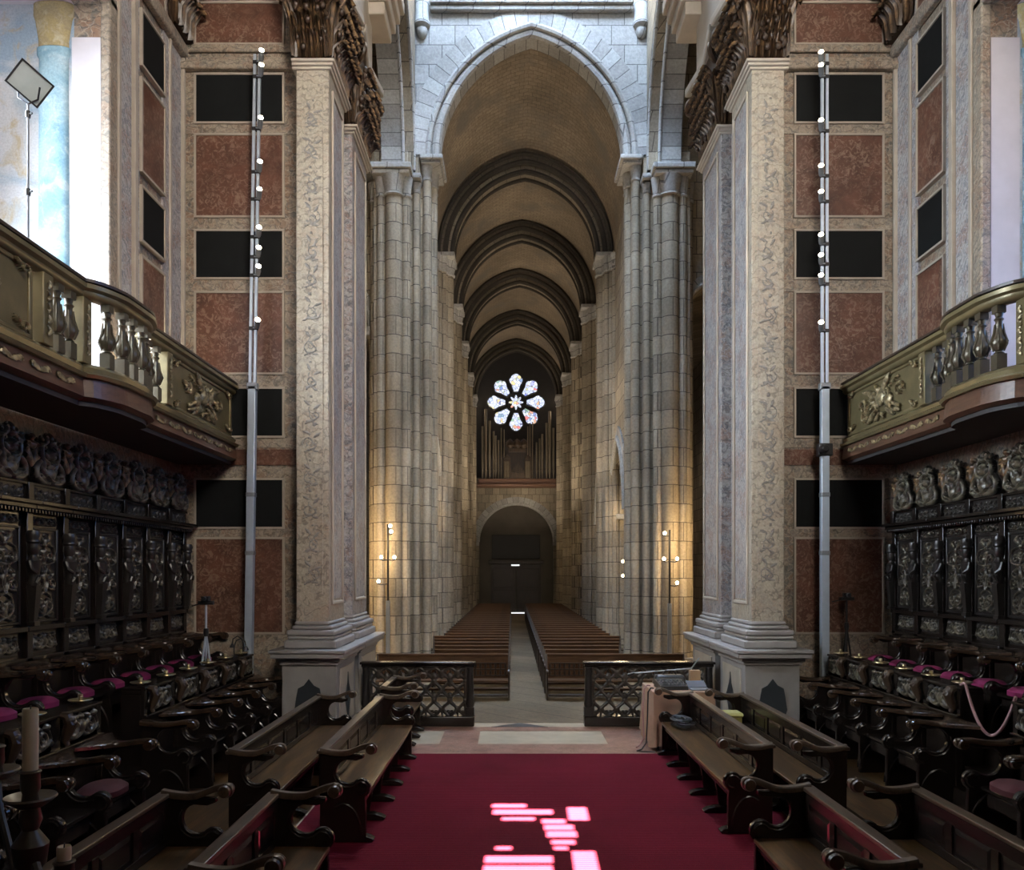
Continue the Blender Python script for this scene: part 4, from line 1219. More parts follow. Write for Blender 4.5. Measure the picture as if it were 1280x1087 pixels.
sidetag = {-1: 'floodlight side', 1: 'pink rope side'}
proto_panel = make_back_panel(False); proto_panel_end = make_back_panel(True)
up_stall, up_div = make_stall(UP, .5)
cu = cushion_mesh(.36, .32).build('seat_cushion', M['cushion'], None)
props(cu, '', 'cushion')
first = {}
def place(key, proto, loc, rz, label, group):
    if key not in first:
        first[key] = proto
        proto.location = loc; proto.rotation_euler = (0, 0, rz); proto['label'] = label; proto['group'] = group
        return proto
    return dup(proto, loc, rz, label, group)
NB = 8
for side in (-1, 1):
    rz = 0 if side < 0 else PI
    n = NB
    for k in range(n):
        y = 11.72 - UP * (k + .5)
        which = f'{ORD[k]} from the corner, {sidetag[side]}'
        end = k == 0
        # the extra herm of the first bay stands at +y on one side and at -y on the other
        if end and side < 0:
            place('pe', proto_panel_end, (side * 5.26, y, 0), rz, f'dark carved stall back bay with crest, {which}', f'carved stall backs, {sidetag[side]}')
        else:
            place('p', proto_panel, (side * 5.26, y, 0), rz, f'dark carved stall back bay with crest, {which}', f'carved stall backs, {sidetag[side]}')
        o = place('u', up_stall, (side * 5.115, y, .682), rz, f'upper choir stall with curled armrest, {which}', f'upper choir stalls, {sidetag[side]}')
        o2 = place('c', cu, (side * 4.86, y, .682 + .455), rz, f'magenta velvet cushion on the upper stall, {which}', f'magenta stall cushions, {sidetag[side]}')

# ---- lower stalls, their desk, and the brass candle pans on the desk
LP = .66
lo_stall, lo_div = make_stall(LP, .48)
carry = {}
def block(side, y_far, n, nm):
    rz = 0 if side < 0 else PI
    for k in range(n):
        y = y_far - LP * (k + .5)
        which = f'{ORD[k]} from the {"pilaster" if nm == "far" else "desk gap on the altar side"}, {sidetag[side]}'
        place('l', lo_stall, (side * 4.04, y, .105), rz, f'knob-armed lower stall, {which}', f'lower choir stalls, {sidetag[side]}')
    # end divider of the block, a thing of its own
    ye = y_far if (side > 0) else y_far - LP * n
    return

def end_divider(side, y, label):
    rz = 0 if side < 0 else PI
    r = thing('stall_end', label, 'choir stall end', (side * 4.04, y, .105), rz)
    d, ha, hs = .5, .82, .47
    m = MB(); m.prism(end_profile(d, ha, hs), -.022, .022); m.build('divider', M['stall'], r, bevel=.008)
    m = MB(); armrest(m, d, ha, .14, 1.0); m.build('armrest', M['arm'], r)
    m = MB()
    for s in (-1, 1):
        m.tube([(d - .085 + .055 * math.cos(a), s * .024, hs + .02 + .055 * math.sin(a)) for a in np.linspace(-PI * .5, PI * .9, 14)], .014, 6)
        m.tube([(d * .5 + .2 * math.cos(a), s * .024, .02 + .34 * math.sin(a)) for a in np.linspace(.1, PI * .62, 14)], .015, 6)
    m.build('divider_moulding', M['stall'], r)
    return r

def desk(side, y0, y1, label, lions=True):
    r = thing('stall_desk', label, 'choir desk', (side * 4.06, (y0 + y1) / 2, 0))
    L = (y1 - y0) / 2
    def B(mb, x0, x1, *q):
        a, b = sorted((-side * x0, -side * x1)); return mb.box(a, b, *q)      # x measured into the room
    m = MB(); B(m, -.03, .0, -L, L, .105, 1.24); m.build('front_board', M['stall'], r, smooth=0)
    m = MB(); B(m, -.235, -.03, -L, L, 1.19, 1.235); B(m, -.225, .02, -L, L, 1.235, 1.262); m.build('book_shelf', M['bench'], r, bevel=.008)
    m = MB(); B(m, -.01, .035, -L, L, .963, .985); m.build('lower_rail', M['stall'], r, bevel=.008)
    for e in (-L, L):
        m = MB(); a = -.03 if e > 0 else .0; B(m, -.235, -.03, e - (.03 if e > 0 else 0), e + (0 if e > 0 else .03), .105, 1.19); m.build('end_panel', M['stall'], r, bevel=.006)
    n = round((y1 - y0) / LP)
    w = (y1 - y0) / n
    for k in range(n):
        c = -L + w * (k + .5)
        st = scroll_strokes(w * .8, .25)
        m = MB(); relief(m, w * .82, .24, st, .04, .009, (0, c, .985), sgn=-side); m.build('carved_front', M['carved_gilt'], r)
        m = MB()                                                              # lion console between the carvings
        b = -L + w * k + .05
        m.M = Matrix.Translation((-side * .02, b, 1.13)) @ Matrix.Diagonal((1 if side < 0 else -1, 1, 1, 1))
        m.tube([(.0, 0, .12), (.05, 0, .11), (.075, 0, .05), (.045, 0, -.03), (.03, 0, -.09), (.05, 0, -.125)], [.03, .045, .05, .04, .028, .02], 9)
        m.ellipsoid((.075, 0, .075), .04, .045, .045, 10, 7); m.ellipsoid((.11, 0, .06), .022, .024, .02, 8, 6)
        m.build('carved_console', M['capital'], r)
    return r

def make_pan():
    r = thing('candle_pan', '', 'candle holder')
    m = MB(); m.lathe([(.004, .004), (.03, .004), (.035, .012), (.075, .018), (.1, .032), (.098, .037), (.07, .024), (.02, .02), (.004, .02)], n=22); m.build('dish', M['brass'], r)
    m = MB(); m.lathe([(.016, .02), (.016, .05), (.024, .055), (.02, .06), (.02, .078), (.013, .078)], n=12); m.build('socket', M['brass'], r)
    return r
pan = make_pan()
for side in (-1, 1):
    T = sidetag[side]
    yf = 11.2
    block(side, yf, 5, 'far')
    end_divider(side, yf - LP * 5 - .03, f'carved end of the far lower stall block at the desk gap, {T}') if side < 0 else None
    if side > 0:
        end_divider(side, yf + .03, f'carved end of the far lower stall block beside the pilaster, {T}')
    y2 = 6.68 + LP * .0
    block(side, 6.98, 4, 'near')
    if side < 0:
        pass
    else:
        end_divider(side, 6.98 + .03, f'carved end of the near lower stall block at the desk gap, {T}')
    desk(side, 7.96, 11.28, f'long carved choir desk of the far block with lion consoles, {T}')
    desk(side, 4.3, 7.12, f'carved choir desk of the near block before the desk gap, {T}')
    for k in range(6):
        y = 11.12 - .6 * k
        place('pan', pan, (side * 4.17, y, 1.263), 0, f'brass candle pan on the far desk, {ORD[k]} from the pilaster, {T}', f'brass candle pans, {T}')
    for k in range(2):
        place('pan', pan, (side * 4.17, 6.99 - .7 * k, 1.263), 0, f'brass candle pan on the near desk, {ORD[k]} from the gap, {T}', f'brass candle pans, {T}')
    cm = cushion_mesh(.46, .34).build('seat_cushion', M['red_cloth'], None)
    cm.location = (side * 3.8, 6.98 - LP * .5, .105 + .46); cm.rotation_euler = (0, 0, 0)
    props(cm, f'dark red cushion on the lower stall just past the desk gap, {T}', 'cushion')

# ---- benches
def make_bench(L, feet, label, loc, rz, mid=None):
    r = thing('choir_bench', label, 'bench', loc, rz, 'choir benches along the carpet')
    d, ha, hs = .42, .80, .45
    m = MB(); m.box(.0, .03, .03, L - .03, .3, .80); m.build('back_board', M['bench_field'], r, smooth=0)
    n = max(2, round(L / .55)); w = L / n
    m = MB()
    for x0, x1 in ((.03, .045), (-.015, .0)):
        m.box(x0, x1, .03, L - .03, .72, .8); m.box(x0, x1, .03, L - .03, .46, .52)
        for k in range(n + 1):
            y = min(max(k * w, .07), L - .07); m.box(x0, x1, y - .04, y + .04, .52, .72)
    m.build('back_frame', M['bench'], r, bevel=.004)
    for k in range(n):
        a, b = k * w + .085, (k + 1) * w - .085
        m = MB()
        for s, x0, x1 in ((1, .03, .04), (-1, .0, -.01)):
            vs = [(x0, a - .03, .535), (x0, b + .03, .535), (x0, b + .03, .705), (x0, a - .03, .705), (x1, a, .565), (x1, b, .565), (x1, b, .675), (x1, a, .675)]
            m.add(vs, [(4, 5, 6, 7), (0, 1, 5, 4), (1, 2, 6, 5), (2, 3, 7, 6), (3, 0, 4, 7)])
        m.build('raised_panel', M['bench_field'], r, smooth=0)
    m = MB(); m.box(-.03, .06, .0, L, .8, .83); m.box(-.015, .045, .03, L - .03, .785, .8); m.build('top_rail', M['bench_rail'], r, bevel=.008)
    m = MB(); m.box(.03, d, .03, L - .03, hs - .035, hs); m.build('seat', M['bench_seat'], r, bevel=.008)
    m = MB(); m.box(d - .06, d - .035, .03, L - .03, hs - .1, hs - .035); m.build('apron', M['bench'], r, smooth=0)
    ys = [.022, L - .022] + ([mid] if mid else [])
    for y in ys:
        m = MB(); m.prism(end_profile(d + .03, ha, hs + .03, .02), y - .022, y + .022); m.build('bench_end', M['bench'], r, bevel=.008)
        m = MB()
        for s in (-1, 1):
            P = [(d - .055 + .055 * math.cos(a), y + s * .023, hs + .05 + .055 * math.sin(a)) for a in np.linspace(-PI * .5, PI * .9, 14)]
            m.tube(P, .012, 6)
            m.tube([(d * .5 + .16 * math.cos(a), y + s * .023, .06 + .3 * math.sin(a)) for a in np.linspace(.1, PI * .65, 14)], .013, 6)
            q = (ha - .07 - hs - .07) / 2 + .025
            m.tube([((d + .03) * .56 + q * math.cos(a), y + s * .023, (hs + .03 + ha) / 2 + q * math.sin(a)) for a in np.linspace(-PI * .3, -PI * 1.2, 12)], .01, 6)
        m.lathe([(.03, -.03), (.07, -.027), (.078, 0), (.07, .027), (.03, .03)], (d - .055, y, hs + .05), 18, axis='y')
        m.build('end_moulding', M['bench'], r)
        m = MB(); m.M = Matrix.Translation((0, y, 0)); armrest(m, d + .03, ha + .02, .08, 0.2, .045); m.build('armrest', M['bench_rail'], r)
    for k in range(feet):
        y = .05 + (L - .1) * k / (feet - 1)
        m = MB(); m.prism([(-.06, .018), (d + .04, .018), (d + .06, .04), (d + .02, .065), (d - .06, .085), (.0, .085), (-.06, .05)], y - .045, y + .045); m.prism([(.02, .085), (d - .1, .085), (d - .06, hs - .1), (d - .05, hs - .036), (.0, hs - .036)], y - .018, y + .018)
        m.build('foot', M['bench'], r, bevel=.006)
    return r
bx = -2.1
make_bench(3.24, 6, 'inner dark bench beyond the near pair, on the carpet edge, floodlight side', (bx, 7.07, 0), 0)
make_bench(3.24, 5, 'outer dark bench between the inner bench and lower stalls, floodlight side', (-2.9, 7.05, 0), 0)
make_bench(1.5, 3, 'short inner bench with its seat cut by the picture edge, floodlight side', (bx - .02, 4.25, 0), 0)
make_bench(3.1, 5, 'outer bench in front of the candelabrum, beside the lower stalls, floodlight side', (-2.9, 2.65, 0), 0)
make_bench(1.15, 3, 'small bench between the long inner bench and lattice rail, floodlight side', (bx - .1, 11.0, 0), 0)
make_bench(3.24, 6, 'inner dark bench reaching to the salmon covered table, pink rope side', (1.98, 10.54, 0), PI)
make_bench(3.24, 5, 'outer dark bench beside the lower stalls and the yellow box, pink rope side', (2.62, 10.45, 0), PI)
make_bench(1.6, 3, 'short inner bench reflecting the red carpet on its panels, pink rope side', (1.8, 5.93, 0), PI)
make_bench(3.1, 5, 'outer bench behind the short inner bench, pink rope side', (2.58, 5.9, 0), PI)

# ---- openwork rail
def lattice_rail(x0, x1, label):
    L = x1 - x0
    r = thing('lattice_rail', label, 'altar rail', ((x0 + x1) / 2, 12.58, 0))
    a = L / 2
    MB().box(-a, a, -.09, .09, .002, .16).build('base_rail', M['stall'], r, bevel=.015)
    m = MB(); m.box(-a - .02, a + .02, -.1, .1, .97, 1.01); m.box(-a, a, -.07, .07, .93, .97); m.build('top_rail', M['stall'], r, bevel=.012)
    for e in (-a + .07, a - .07):
        m = MB()
        m.box(e - .07, e + .07, -.075, .075, .16, .3); m.taper(e - .06, e + .06, -.06, .06, .3, e - .05, e + .05, -.05, .05, .93)
        m.lathe([(.06, .3), (.075, .36), (.055, .44), (.04, .6), (.055, .8), (.04, .86), (.06, .93)], (e, -.045, 0), 12)
        m.build('end_post', M['carved'], r, bevel=.008)
    w = L - .28; n = round(w / .24); p = w / n
    st = []
    for k in range(n + 1):
        x = -w / 2 + k * p
        for s in (-1, 1):
            st.append(curve([(x, .0), (x + s * p * .42, .12), (x, .26), (x + s * p * .45, .42), (x, .56), (x + s * p * .42, .68), (x, .78)], .029, .029, 40))
        st += [blob(x, .26, .045, 1.2), blob(x, .56, .045, 1.2), spiral(x - .035, .06, .03, 1.1, 0, 1, .014), spiral(x + .035, .06, .03, 1.1, PI, -1, .014), leaf(x, .56, PI / 2, .14, .055), leaf(x, .26, PI / 2, .13, .045), leaf(x, .56, -PI / 2, .1, .04)]
    for k in range(n):
        x = -w / 2 + (k + .5) * p
        st += [leaf(x, .74, -PI / 2, .16, .065, 1.1), leaf(x, .37, PI / 2, .13, .05), blob(x, .12, .045), blob(x, .76, .06), curve([(x, .0), (x, .1)], .018)]
    st = [([(min(max(u, -w / 2), w / 2), v) for u, v in P], W, h) for P, W, h in st]
    m = MB(); relief(m, w + .1, .8, st, .045, .011, (0, 0, .15), cut=True, back=1.0, axis='y'); m.build('lattice', M['carved'], r)
    return r
lattice_rail(-2.76, -.99, 'dark openwork wooden rail beside the small bench, floodlight side of the gap')
lattice_rail(.73, 2.76, 'dark openwork wooden rail behind the salmon table, pink rope side of the gap')

# ---- pews
def make_pew(w):
    """faces the altar (-y); x centred"""
    r = thing('pew', '', 'pew')
    a = w / 2
    m = MB(); m.taper(-a + .04, a - .04, .3, .33, .42, -a + .04, a - .04, .36, .39, .97); m.build('back', M['pew'], r, smooth=0)
    m = MB(); m.box(-a + .04, a - .04, .32, .42, .95, 1.0); m.build('top_rail', M['pew'], r, bevel=.012)
    m = MB(); m.box(-a + .04, a - .04, -.1, .3, .41, .45); m.build('seat', M['pew'], r, bevel=.01)
    for s in (-1, 1):
        m = MB(); x = s * (a - .02)
        prof = [(-.1, 0), (.42, 0), (.42, .98), (.36, 1.0), (.3, .8), (.22, .66), (.05, .62), (-.1, .66), (-.12, .6), (-.06, .5), (-.08, .2)]
        m.prism(prof, x - .02, x + .02, 'x')
        m.lathe([(.02, -.03), (.05, -.028), (.055, 0), (.05, .028), (.02, .03)], (x, -.08, .63), 12, axis='x'); m.build('pew_end', M['pew_dark'], r, bevel=.006)
    m = MB(); m.box(-a + .04, a - .04, .46, .62, .14, .19); m.build('kneeler', M['pew'], r, bevel=.008)
    return r
def slot_front(r, w):
    a = w / 2 - .1; n = int(2 * a / .11)
    m = MB()
    for k in range(n + 1):
        x = -a + 2 * a * k / n; m.lathe([(.016, .52), (.03, .57), (.014, .63), (.014, .68), (.03, .73), (.016, .78)], (x, .305, 0), 8)
    m.box(-a, a, .285, .325, .5, .52); m.box(-a, a, .285, .325, .64, .66); m.box(-a, a, .285, .325, .78, .8)
    m.build('baluster_row', M['pew_dark'], r, smooth=40)
    m = MB(); m.box(-w / 2 + .04, w / 2 - .04, -.22, -.1, .1, .15); m.build('footrest', M['pew_dark'], r, bevel=.01)
pews = {}
for k in range(30):
    y = 17.98 + 1.05 * k
    for side in (-1, 1):
        if side < 0:
            xi, xo = -.45, (-3.5 if k == 0 else -.4 - .1 * y - .003 if k < 6 else -2.5)
        else:
            xi, xo = .37, (3.55 if k == 0 else -.4 + .138 * y if k < 6 else 2.62)
        w = round(xo - xi if side > 0 else xi - xo, 2)
        lab = f'brown wooden pew, {ORD[k]} row from the rail, {"floodlight" if side < 0 else "pink rope"} side of the aisle'
        key = (w, k == 0)
        if key not in pews:
            pr_ = make_pew(w); pews[key] = pr_
            if k == 0:
                slot_front(pr_, w)
            o = pr_
            o.location = ((xi + xo) / 2, y, NZ + .002); o['label'] = lab; o['group'] = 'nave pews'
        else:
            o = dup(pews[key], ((xi + xo) / 2, y, NZ + .002), 0, lab, 'nave pews')

# ---- organ lofts (gilded balconies)
def loft(side):
    T = sidetag[side]
    r = thing('loft_balcony', f'gilded carved balcony above the stalls, {T}', 'balcony', (side * 4.5, 8.2, 3.9))
    def fx(y):                       # plan of the front, measured outwards into the room
        t = abs(y - 8.2)
        return 0.0 if t > .62 else .2 * min(1.0, math.cos(t / .62 * PI / 2) ** .6 + .12)
    ys = list(np.linspace(4.6, 7.56, 8)) + list(np.linspace(7.58, 8.82, 26)) + list(np.linspace(8.84, 11.68, 8))
    def path(off=0.0):
        return [(-side * (fx(y) + off), y - 8.2) for y in ys]
    z = lambda q: q - 3.9
    def sw(prof, name, mat, **k):
        m = MB(); sg = 1 if side < 0 else -1
        # travelling +y: right-hand side is +x
        m.sweep(path(), [(sg * d, z(q)) for d, q in prof]); return m.build(name, mat, r, **k)
    sw([(-.06, 5.0), (.04, 5.0), (.07, 5.03), (.07, 5.06), (.11, 5.08), (.11, 5.12), (.06, 5.14), (-.08, 5.14), (-.08, 5.06)], 'handrail', M['gilt_plain'], smooth=50)
    sw([(-.09, 5.142), (.1, 5.142), (.1, 5.17), (-.09, 5.17)], 'rail_top', M['pew_dark'], smooth=0)
    sw([(-.1, 4.24), (.1, 4.24), (.12, 4.27), (.06, 4.3), (.07, 4.34), (.03, 4.38), (-.08, 4.38)], 'base_moulding', M['gilt_plain'], smooth=50)
    sw([(-.7, 4.03), (.02, 4.03), (.08, 4.06), (.06, 4.24), (-.7, 4.24)], 'fascia', M['loft_wood'], smooth=0)
    st = []
    m = MB()
    for y0, y1 in ((4.7, 7.4), (9.0, 11.5)):
        c = (y0 + y1) / 2; w = y1 - y0; st = []
        for k in range(7):
            x = -w / 2 + w * (k + .5) / 7
            st += [leaf(x, .07, .35, .15, .03), leaf(x, .07, PI - .35, .15, .03), spiral(x + .1, .09, .04, 1.2, 0, 1, .014), spiral(x - .1, .09, .04, 1.2, PI, -1, .014)]
        m = MB(); relief(m, w, .17, st, .02, .012, (-side * .072, c - 8.2, z(4.06)), cut=True, back=.1, sgn=-side)
        m.build('fascia_gilding', M['gilt'], r)
    m = MB()
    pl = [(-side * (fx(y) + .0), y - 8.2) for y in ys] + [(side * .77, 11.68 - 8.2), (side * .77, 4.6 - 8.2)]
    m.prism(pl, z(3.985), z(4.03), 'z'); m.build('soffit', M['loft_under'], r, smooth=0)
    # trophies panels
    for y0, y1 in ((9.5, 11.62), (4.62, 6.8)):
        c = (y0 + y1) / 2; w = y1 - y0
        m = MB(); a, b = sorted((side * .05, -side * .01)); m.box(a, b, y0 - 8.2, y1 - 8.2, z(4.38), z(5.0)); m.build('trophy_panel', M['gilt_plain'], r, smooth=0)
        st = [curve([(-.5, .12), (-.1, .28), (.45, .5)], .03, .02), curve([(.4, .12), (.1, .3), (-.5, .5)], .026, .02), blob(.0, .33, .12, 1.2), blob(-.22, .25, .1, 1.1), blob(.22, .36, .1, 1.0), leaf(0, .36, 2.4, .45, .06), leaf(.05, .3, .5, .5, .06), leaf(-.1, .2, -2.6, .4, .05),
              leaf(.1, .2, -.5, .4, .05), spiral(.5, .3, .1, 1.4, 0, 1, .025, .015), spiral(-.52, .32, .1, 1.4, PI, -1, .025, .015), leaf(.3, .44, .3, .3, .03), leaf(-.3, .12, 3.4, .3, .035), curve([(-.1, .06), (0, .12), (.12, .05)], .025), blob(.02, .43, .05, 1.4)]
        for q in range(16):
            t_ = RND.uniform(0, 2 * PI); rr = RND.uniform(.08, .4)
            st += [leaf(rr * 1.5 * math.cos(t_), .3 + rr * .5 * math.sin(t_), RND.uniform(0, 6.3), RND.uniform(.12, .26), RND.uniform(.014, .03), RND.uniform(.8, 1.5), bend=RND.uniform(-2, 2))]
        for s_ in (-1, 1):
            for v in (.06, .54):
                st += [spiral(s_ * (w / 2 - .14), v, .05, 1.1, 0, s_, .018), leaf(s_ * (w / 2 - .2), v, PI / 2 + s_ * .8, .12, .022)]
        m = MB(); relief(m, w - .1, .6, st, .06, .011, (-side * .012, c - 8.2, z(4.39)), cut=True, back=.1, sgn=-side); m.build('trophy_carving', M['gilt'], r)
        m = MB()
        for a_, b_, c_, d_ in ((y0, y0 + .05, 4.38, 5.0), (y1 - .05, y1, 4.38, 5.0), (y0, y1, 4.38, 4.42), (y0, y1, 4.96, 5.0)):
            a, b = sorted((-side * .03, side * .05)); m.box(a, b, a_ - 8.2, b_ - 8.2, z(c_), z(d_))
        m.build('panel_frame', M['gilt_plain'], r, bevel=.01)
    for y in (7.58, 8.82, 9.44, 6.96):
        x = -side * (fx(y) * .5 + .01)
        m = MB(); m.box(x - .06, x + .06, y - .075 - 8.2, y + .075 - 8.2, z(4.38), z(5.0)); m.build('post', M['gilt_plain'], r, bevel=.01)
        st = []
        for k in range(5):
            v = .06 + .1 * k; st += [leaf(-.03, v, .8, .09, .022), leaf(.03, v + .03, 2.4, .09, .022)]
        m = MB(); relief(m, .13, .58, st, .025, .008, (x - side * .061, y - 8.2, z(4.4)), cut=True, back=.1, sgn=-side); m.build('post_carving', M['gilt'], r)
    for y in (7.2, 7.4, 7.8, 8.02, 8.22, 8.44, 8.64, 8.98, 9.2):
        x = -side * (fx(y) * .95)
        m = MB(); m.M = Matrix.Translation((x, y - 8.2, z(4.38)))
        m.box(-.05, .05, -.05, .05, 0, .15); m.box(-.045, .045, -.045, .045, .55, .62)
        m.lathe([(.035, .15), (.05, .16), (.03, .18), (.06, .21), (.074, .25), (.07, .29), (.05, .33), (.034, .4), (.03, .47), (.045, .49), (.03, .51), (.04, .55)], n=14)
        for k in range(6):
            a = k * PI / 3; m.tube([(.05 * math.cos(a), .05 * math.sin(a), .19), (.08 * math.cos(a), .08 * math.sin(a), .26), (.05 * math.cos(a), .05 * math.sin(a), .35), (.042 * math.cos(a), .042 * math.sin(a), .44)], [.01, .014, .012, .006], 5)
        m.build('baluster', M['bronze'], r)
    return r
loft(-1); loft(1)
# ================================================================== LOOSE THINGS
def at(x, y, Y):
    """point at depth Y that the photograph shows at pixel (x, y)"""
    return Vector(((x - 640) * Y / F + CAMX, Y, CAMZ + (716 - y) * Y / F))

# ---- lamp masts with spotlights
def mast(side, base, px, pys, label, star=None):
    Y = base[1]
    r = thing('lamp_mast', label, 'lamp mast', base)
    z0 = base[2]
    H = CAMZ + (716 - 68) * Y / F - z0
    H1 = CAMZ + (716 - 483) * Y / F - z0
    lean = .0 if side > 0 else .13          # the mast on the floodlight side leans a little
    lx = lambda z: lean * z / H
    MB().box(-.11, .11, -.11, .11, .002, .02).build('base_plate', M['grey_steel'], r, bevel=.005)
    m = MB(); m.taper(-.055, .055, -.05, .05, .02, -.055 + lx(H1), .055 + lx(H1), -.05, .05, H1); m.build('lower_tube', M['steel'], r, bevel=.006)
    for zz in (H1 * .45, H1 * .64):
        m = MB(); m.box(-.062 + lx(zz), .062 + lx(zz), -.058, .058, zz, zz + .06); m.build('joint', M['grey_steel'], r, bevel=.006)
    for s in (-1, 1):
        m = MB(); m.taper(s * .034 - .02 + lx(H1 - .3), s * .034 + .02 + lx(H1 - .3), -.02, .02, H1 - .3 if False else H1, s * .034 - .02 + lx(H), s * .034 + .02 + lx(H), -.02, .02, H); m.build('upper_tube', M['steel'], r, bevel=.004)
    m = MB(); m.box(-.075 + lx(H1), .075 + lx(H1), -.05, .05, H1 - .05, H1 + .05); m.build('collar', M['grey_steel'], r, bevel=.006)
    for k, y in enumerate(pys):
        z = CAMZ + (716 - y) * Y / F - z0
        x = lx(z); sx = -side
        tip = Vector((x + sx * .11, -.16, z))
        back = Vector((x + sx * .06, -.03, z - .07))
        m = MB(); d = (tip - back).normalized()
        m.tube([back, back + d * .05, tip - d * .02, tip], [.03, .036, .036, .042], 12); m.tube([(x, -.02, z - .07), back], .014, 6)
        sp = m.build('spotlight', M['grey_steel'], r)
        m = MB(); m.tube([tip + d * .001, tip + d * .012], [.036, .033], 14); m.build('lens', M['spot_star'] if star == k else M['spot_lens'], sp)
        MB().box(x - .06, x + .06, -.03, .03, z - .1, z - .05).build('bracket', M['black'], sp, bevel=.004)
    return r
r = mast(-1, (-4.18, 11.47, .682), 318, [72, 90, 155, 209, 243, 290, 315, 338, 404], 'tall lamp mast with a dazzling star-bright spot before the panelled end wall', star=8)
r = mast(1, (4.08, 11.47, .682), 1031, [74, 90, 158, 214, 246, 299, 324, 349, 407], 'tall lamp mast with a black clamp halfway up before the panelled end wall')
z = CAMZ + (716 - 562) * 11.45 / F - .682
m = MB(); m.box(-.1, .1, -.07, .07, z - .09, z + .09); m.lathe([(.05, -.11), (.06, 0), (.05, .11)], (-.05, -.08, z), 12, axis='y'); m.build('clamp', M['black'], r, bevel=.015)

# ---- lamp posts by the crossing piers
def lamp_post(loc, H, bulbs, label):
    r = thing('lamp_post', label, 'floor lamp', loc)
    m = MB(); m.lathe([(.25, .002), (.25, .03), (.05, .06), (.05, .1)], n=20); m.build('base', M['grey_steel'], r)
    m = MB(); m.box(-.055, .055, -.055, .055, .08, H * .48); m.build('post', M['grey_steel'], r, bevel=.01)
    m = MB(); m.box(-.028, .028, -.028, .028, H * .48, H); m.build('upper_post', M['black'], r, bevel=.006)
    for dx, z in bulbs:
        m = MB(); m.tube([(0, 0, z - .06), (dx * .7, -.02, z - .08), (dx, -.04, z - .06)], .018, 6); m.lathe([(.03, z - .07), (.045, z - .045), (.045, z - .03)], (dx, -.04, 0), 10)
        a = m.build('lamp_arm', M['black'], r)
        m = MB(); m.ellipsoid((dx, -.04, z + .015), .05, .05, .055, 12, 8); m.build('bulb', M['bulb'], a)
    return r
YL = 23.2
def bz(y): return CAMZ + (716 - y) * YL / F - NZ
lamp_post(((485 - 640) * YL / F + CAMX, YL, NZ + .002), bz(655), [(.07, bz(658)), (.1, bz(665)), (-.19, bz(697)), (.19, bz(697)), (-.27, bz(727))], 'grey post lamp with five bare bulbs before the clustered pier, floodlight side')
lamp_post(((837 - 640) * YL / F + CAMX, YL, NZ + .002), bz(662), [(-.15, bz(667)), (-.17, bz(699)), (.21, bz(699)), (.21, bz(729))], 'grey post lamp with four bare bulbs before the clustered pier, pink rope side')
Y3 = 26.9
lamp_post(((786 - 640) * Y3 / F + CAMX, Y3, NZ + .002), 4.3, [(-.2, CAMZ + (716 - 702) * Y3 / F - NZ), (-.2, CAMZ + (716 - 720) * Y3 / F - NZ)], 'post lamp mostly hidden behind the clustered pier, only two bulbs showing, pink rope side')

# ---- tripods
def tripod(loc, H, metal, label, sp=.13, name='tripod'):
    r = thing(name, label, 'tripod', loc)
    m = MB(); m.tube([(0, 0, .18), (0, 0, H)], .016, 8); m.build('centre_column', metal, r)
    for k in range(3):
        a = PI / 2 + .4 + k * 2 * PI / 3
        m = MB(); m.tube([(0, 0, H * .72), (sp * math.cos(a), sp * math.sin(a), .012)], .014, 8); m.ellipsoid((sp * math.cos(a), sp * math.sin(a), .016), .02, .02, .014, 8, 6); m.build('leg', metal, r)
    m = MB(); m.lathe([(.03, H * .68), (.036, H * .72), (.03, H * .76)], n=10); m.build('collar', M['black'], r)
    m = MB(); m.box(-.1, .1, -.035, .035, H, H + .05); m.tube([(-.04, 0, H + .02), (-.2, .03, H - .02)], .01, 6); m.box(-.05, .05, -.05, .03, H + .05, H + .11); m.lathe([(.028, -.1), (.032, -.05)], (0, 0, H + .08), 10, axis='y'); m.build('camera_head', M['black'], r, bevel=.008)
    return r
tripod((-4.435, 10.55, .684), 1.3, M['steel'], 'silver tripod with a camera head standing in the corner by the carved stalls')
tripod((4.43, 11.55, .684), 1.32, M['black'], 'black tripod beside the mast with the black clamp')

# ---- floodlight on the loft
fp = at(35, 318, 7.3)
r = thing('floodlight_stand', 'floodlight on a thin stand rising behind the gilded balcony rail', 'floodlight', (fp.x, 7.3, 4.245))
zt = at(35, 130, 7.3).z - 4.245
m = MB(); m.tube([(0, 0, .3), (0, 0, zt)], .011, 8); m.build('pole', M['grey_paint'], r)
for z in (at(35, 240, 7.3).z - 4.245, at(35, 320, 7.3).z - 4.245, at(35, 143, 7.3).z - 4.245):
    m = MB(); m.lathe([(.02, z - .03), (.024, z), (.02, z + .03)], n=10); m.tube([(0, 0, z), (.05, -.02, z)], .009, 6); m.build('clamp', M['black'], r)
for k in range(3):
    a = k * 2 * PI / 3 + .5; m = MB(); m.tube([(0, 0, .7), (.16 * math.cos(a), .16 * math.sin(a), .01)], .01, 6); m.build('leg', M['grey_paint'], r)
m = MB(); m.tube([(-.09, 0, zt + .16), (-.09, 0, zt + .06), (0, 0, zt), (.09, 0, zt + .04), (.12, -.02, zt + .14)], .008, 6); m.build('yoke', M['black'], r)
m = MB(); m.M = Matrix.Translation((.03, -.02, zt + .17)) @ Matrix.Rotation(math.radians(38), 4, 'Y') @ Matrix.Rotation(math.radians(36), 4, 'Z')
MX = m.M.copy()
m.taper(-.05, .05, .0, .1, -.04, -.05, .05, 0, .1, .04); m.v.clear(); m.f.clear(); m.h.clear(); m.uv.clear()
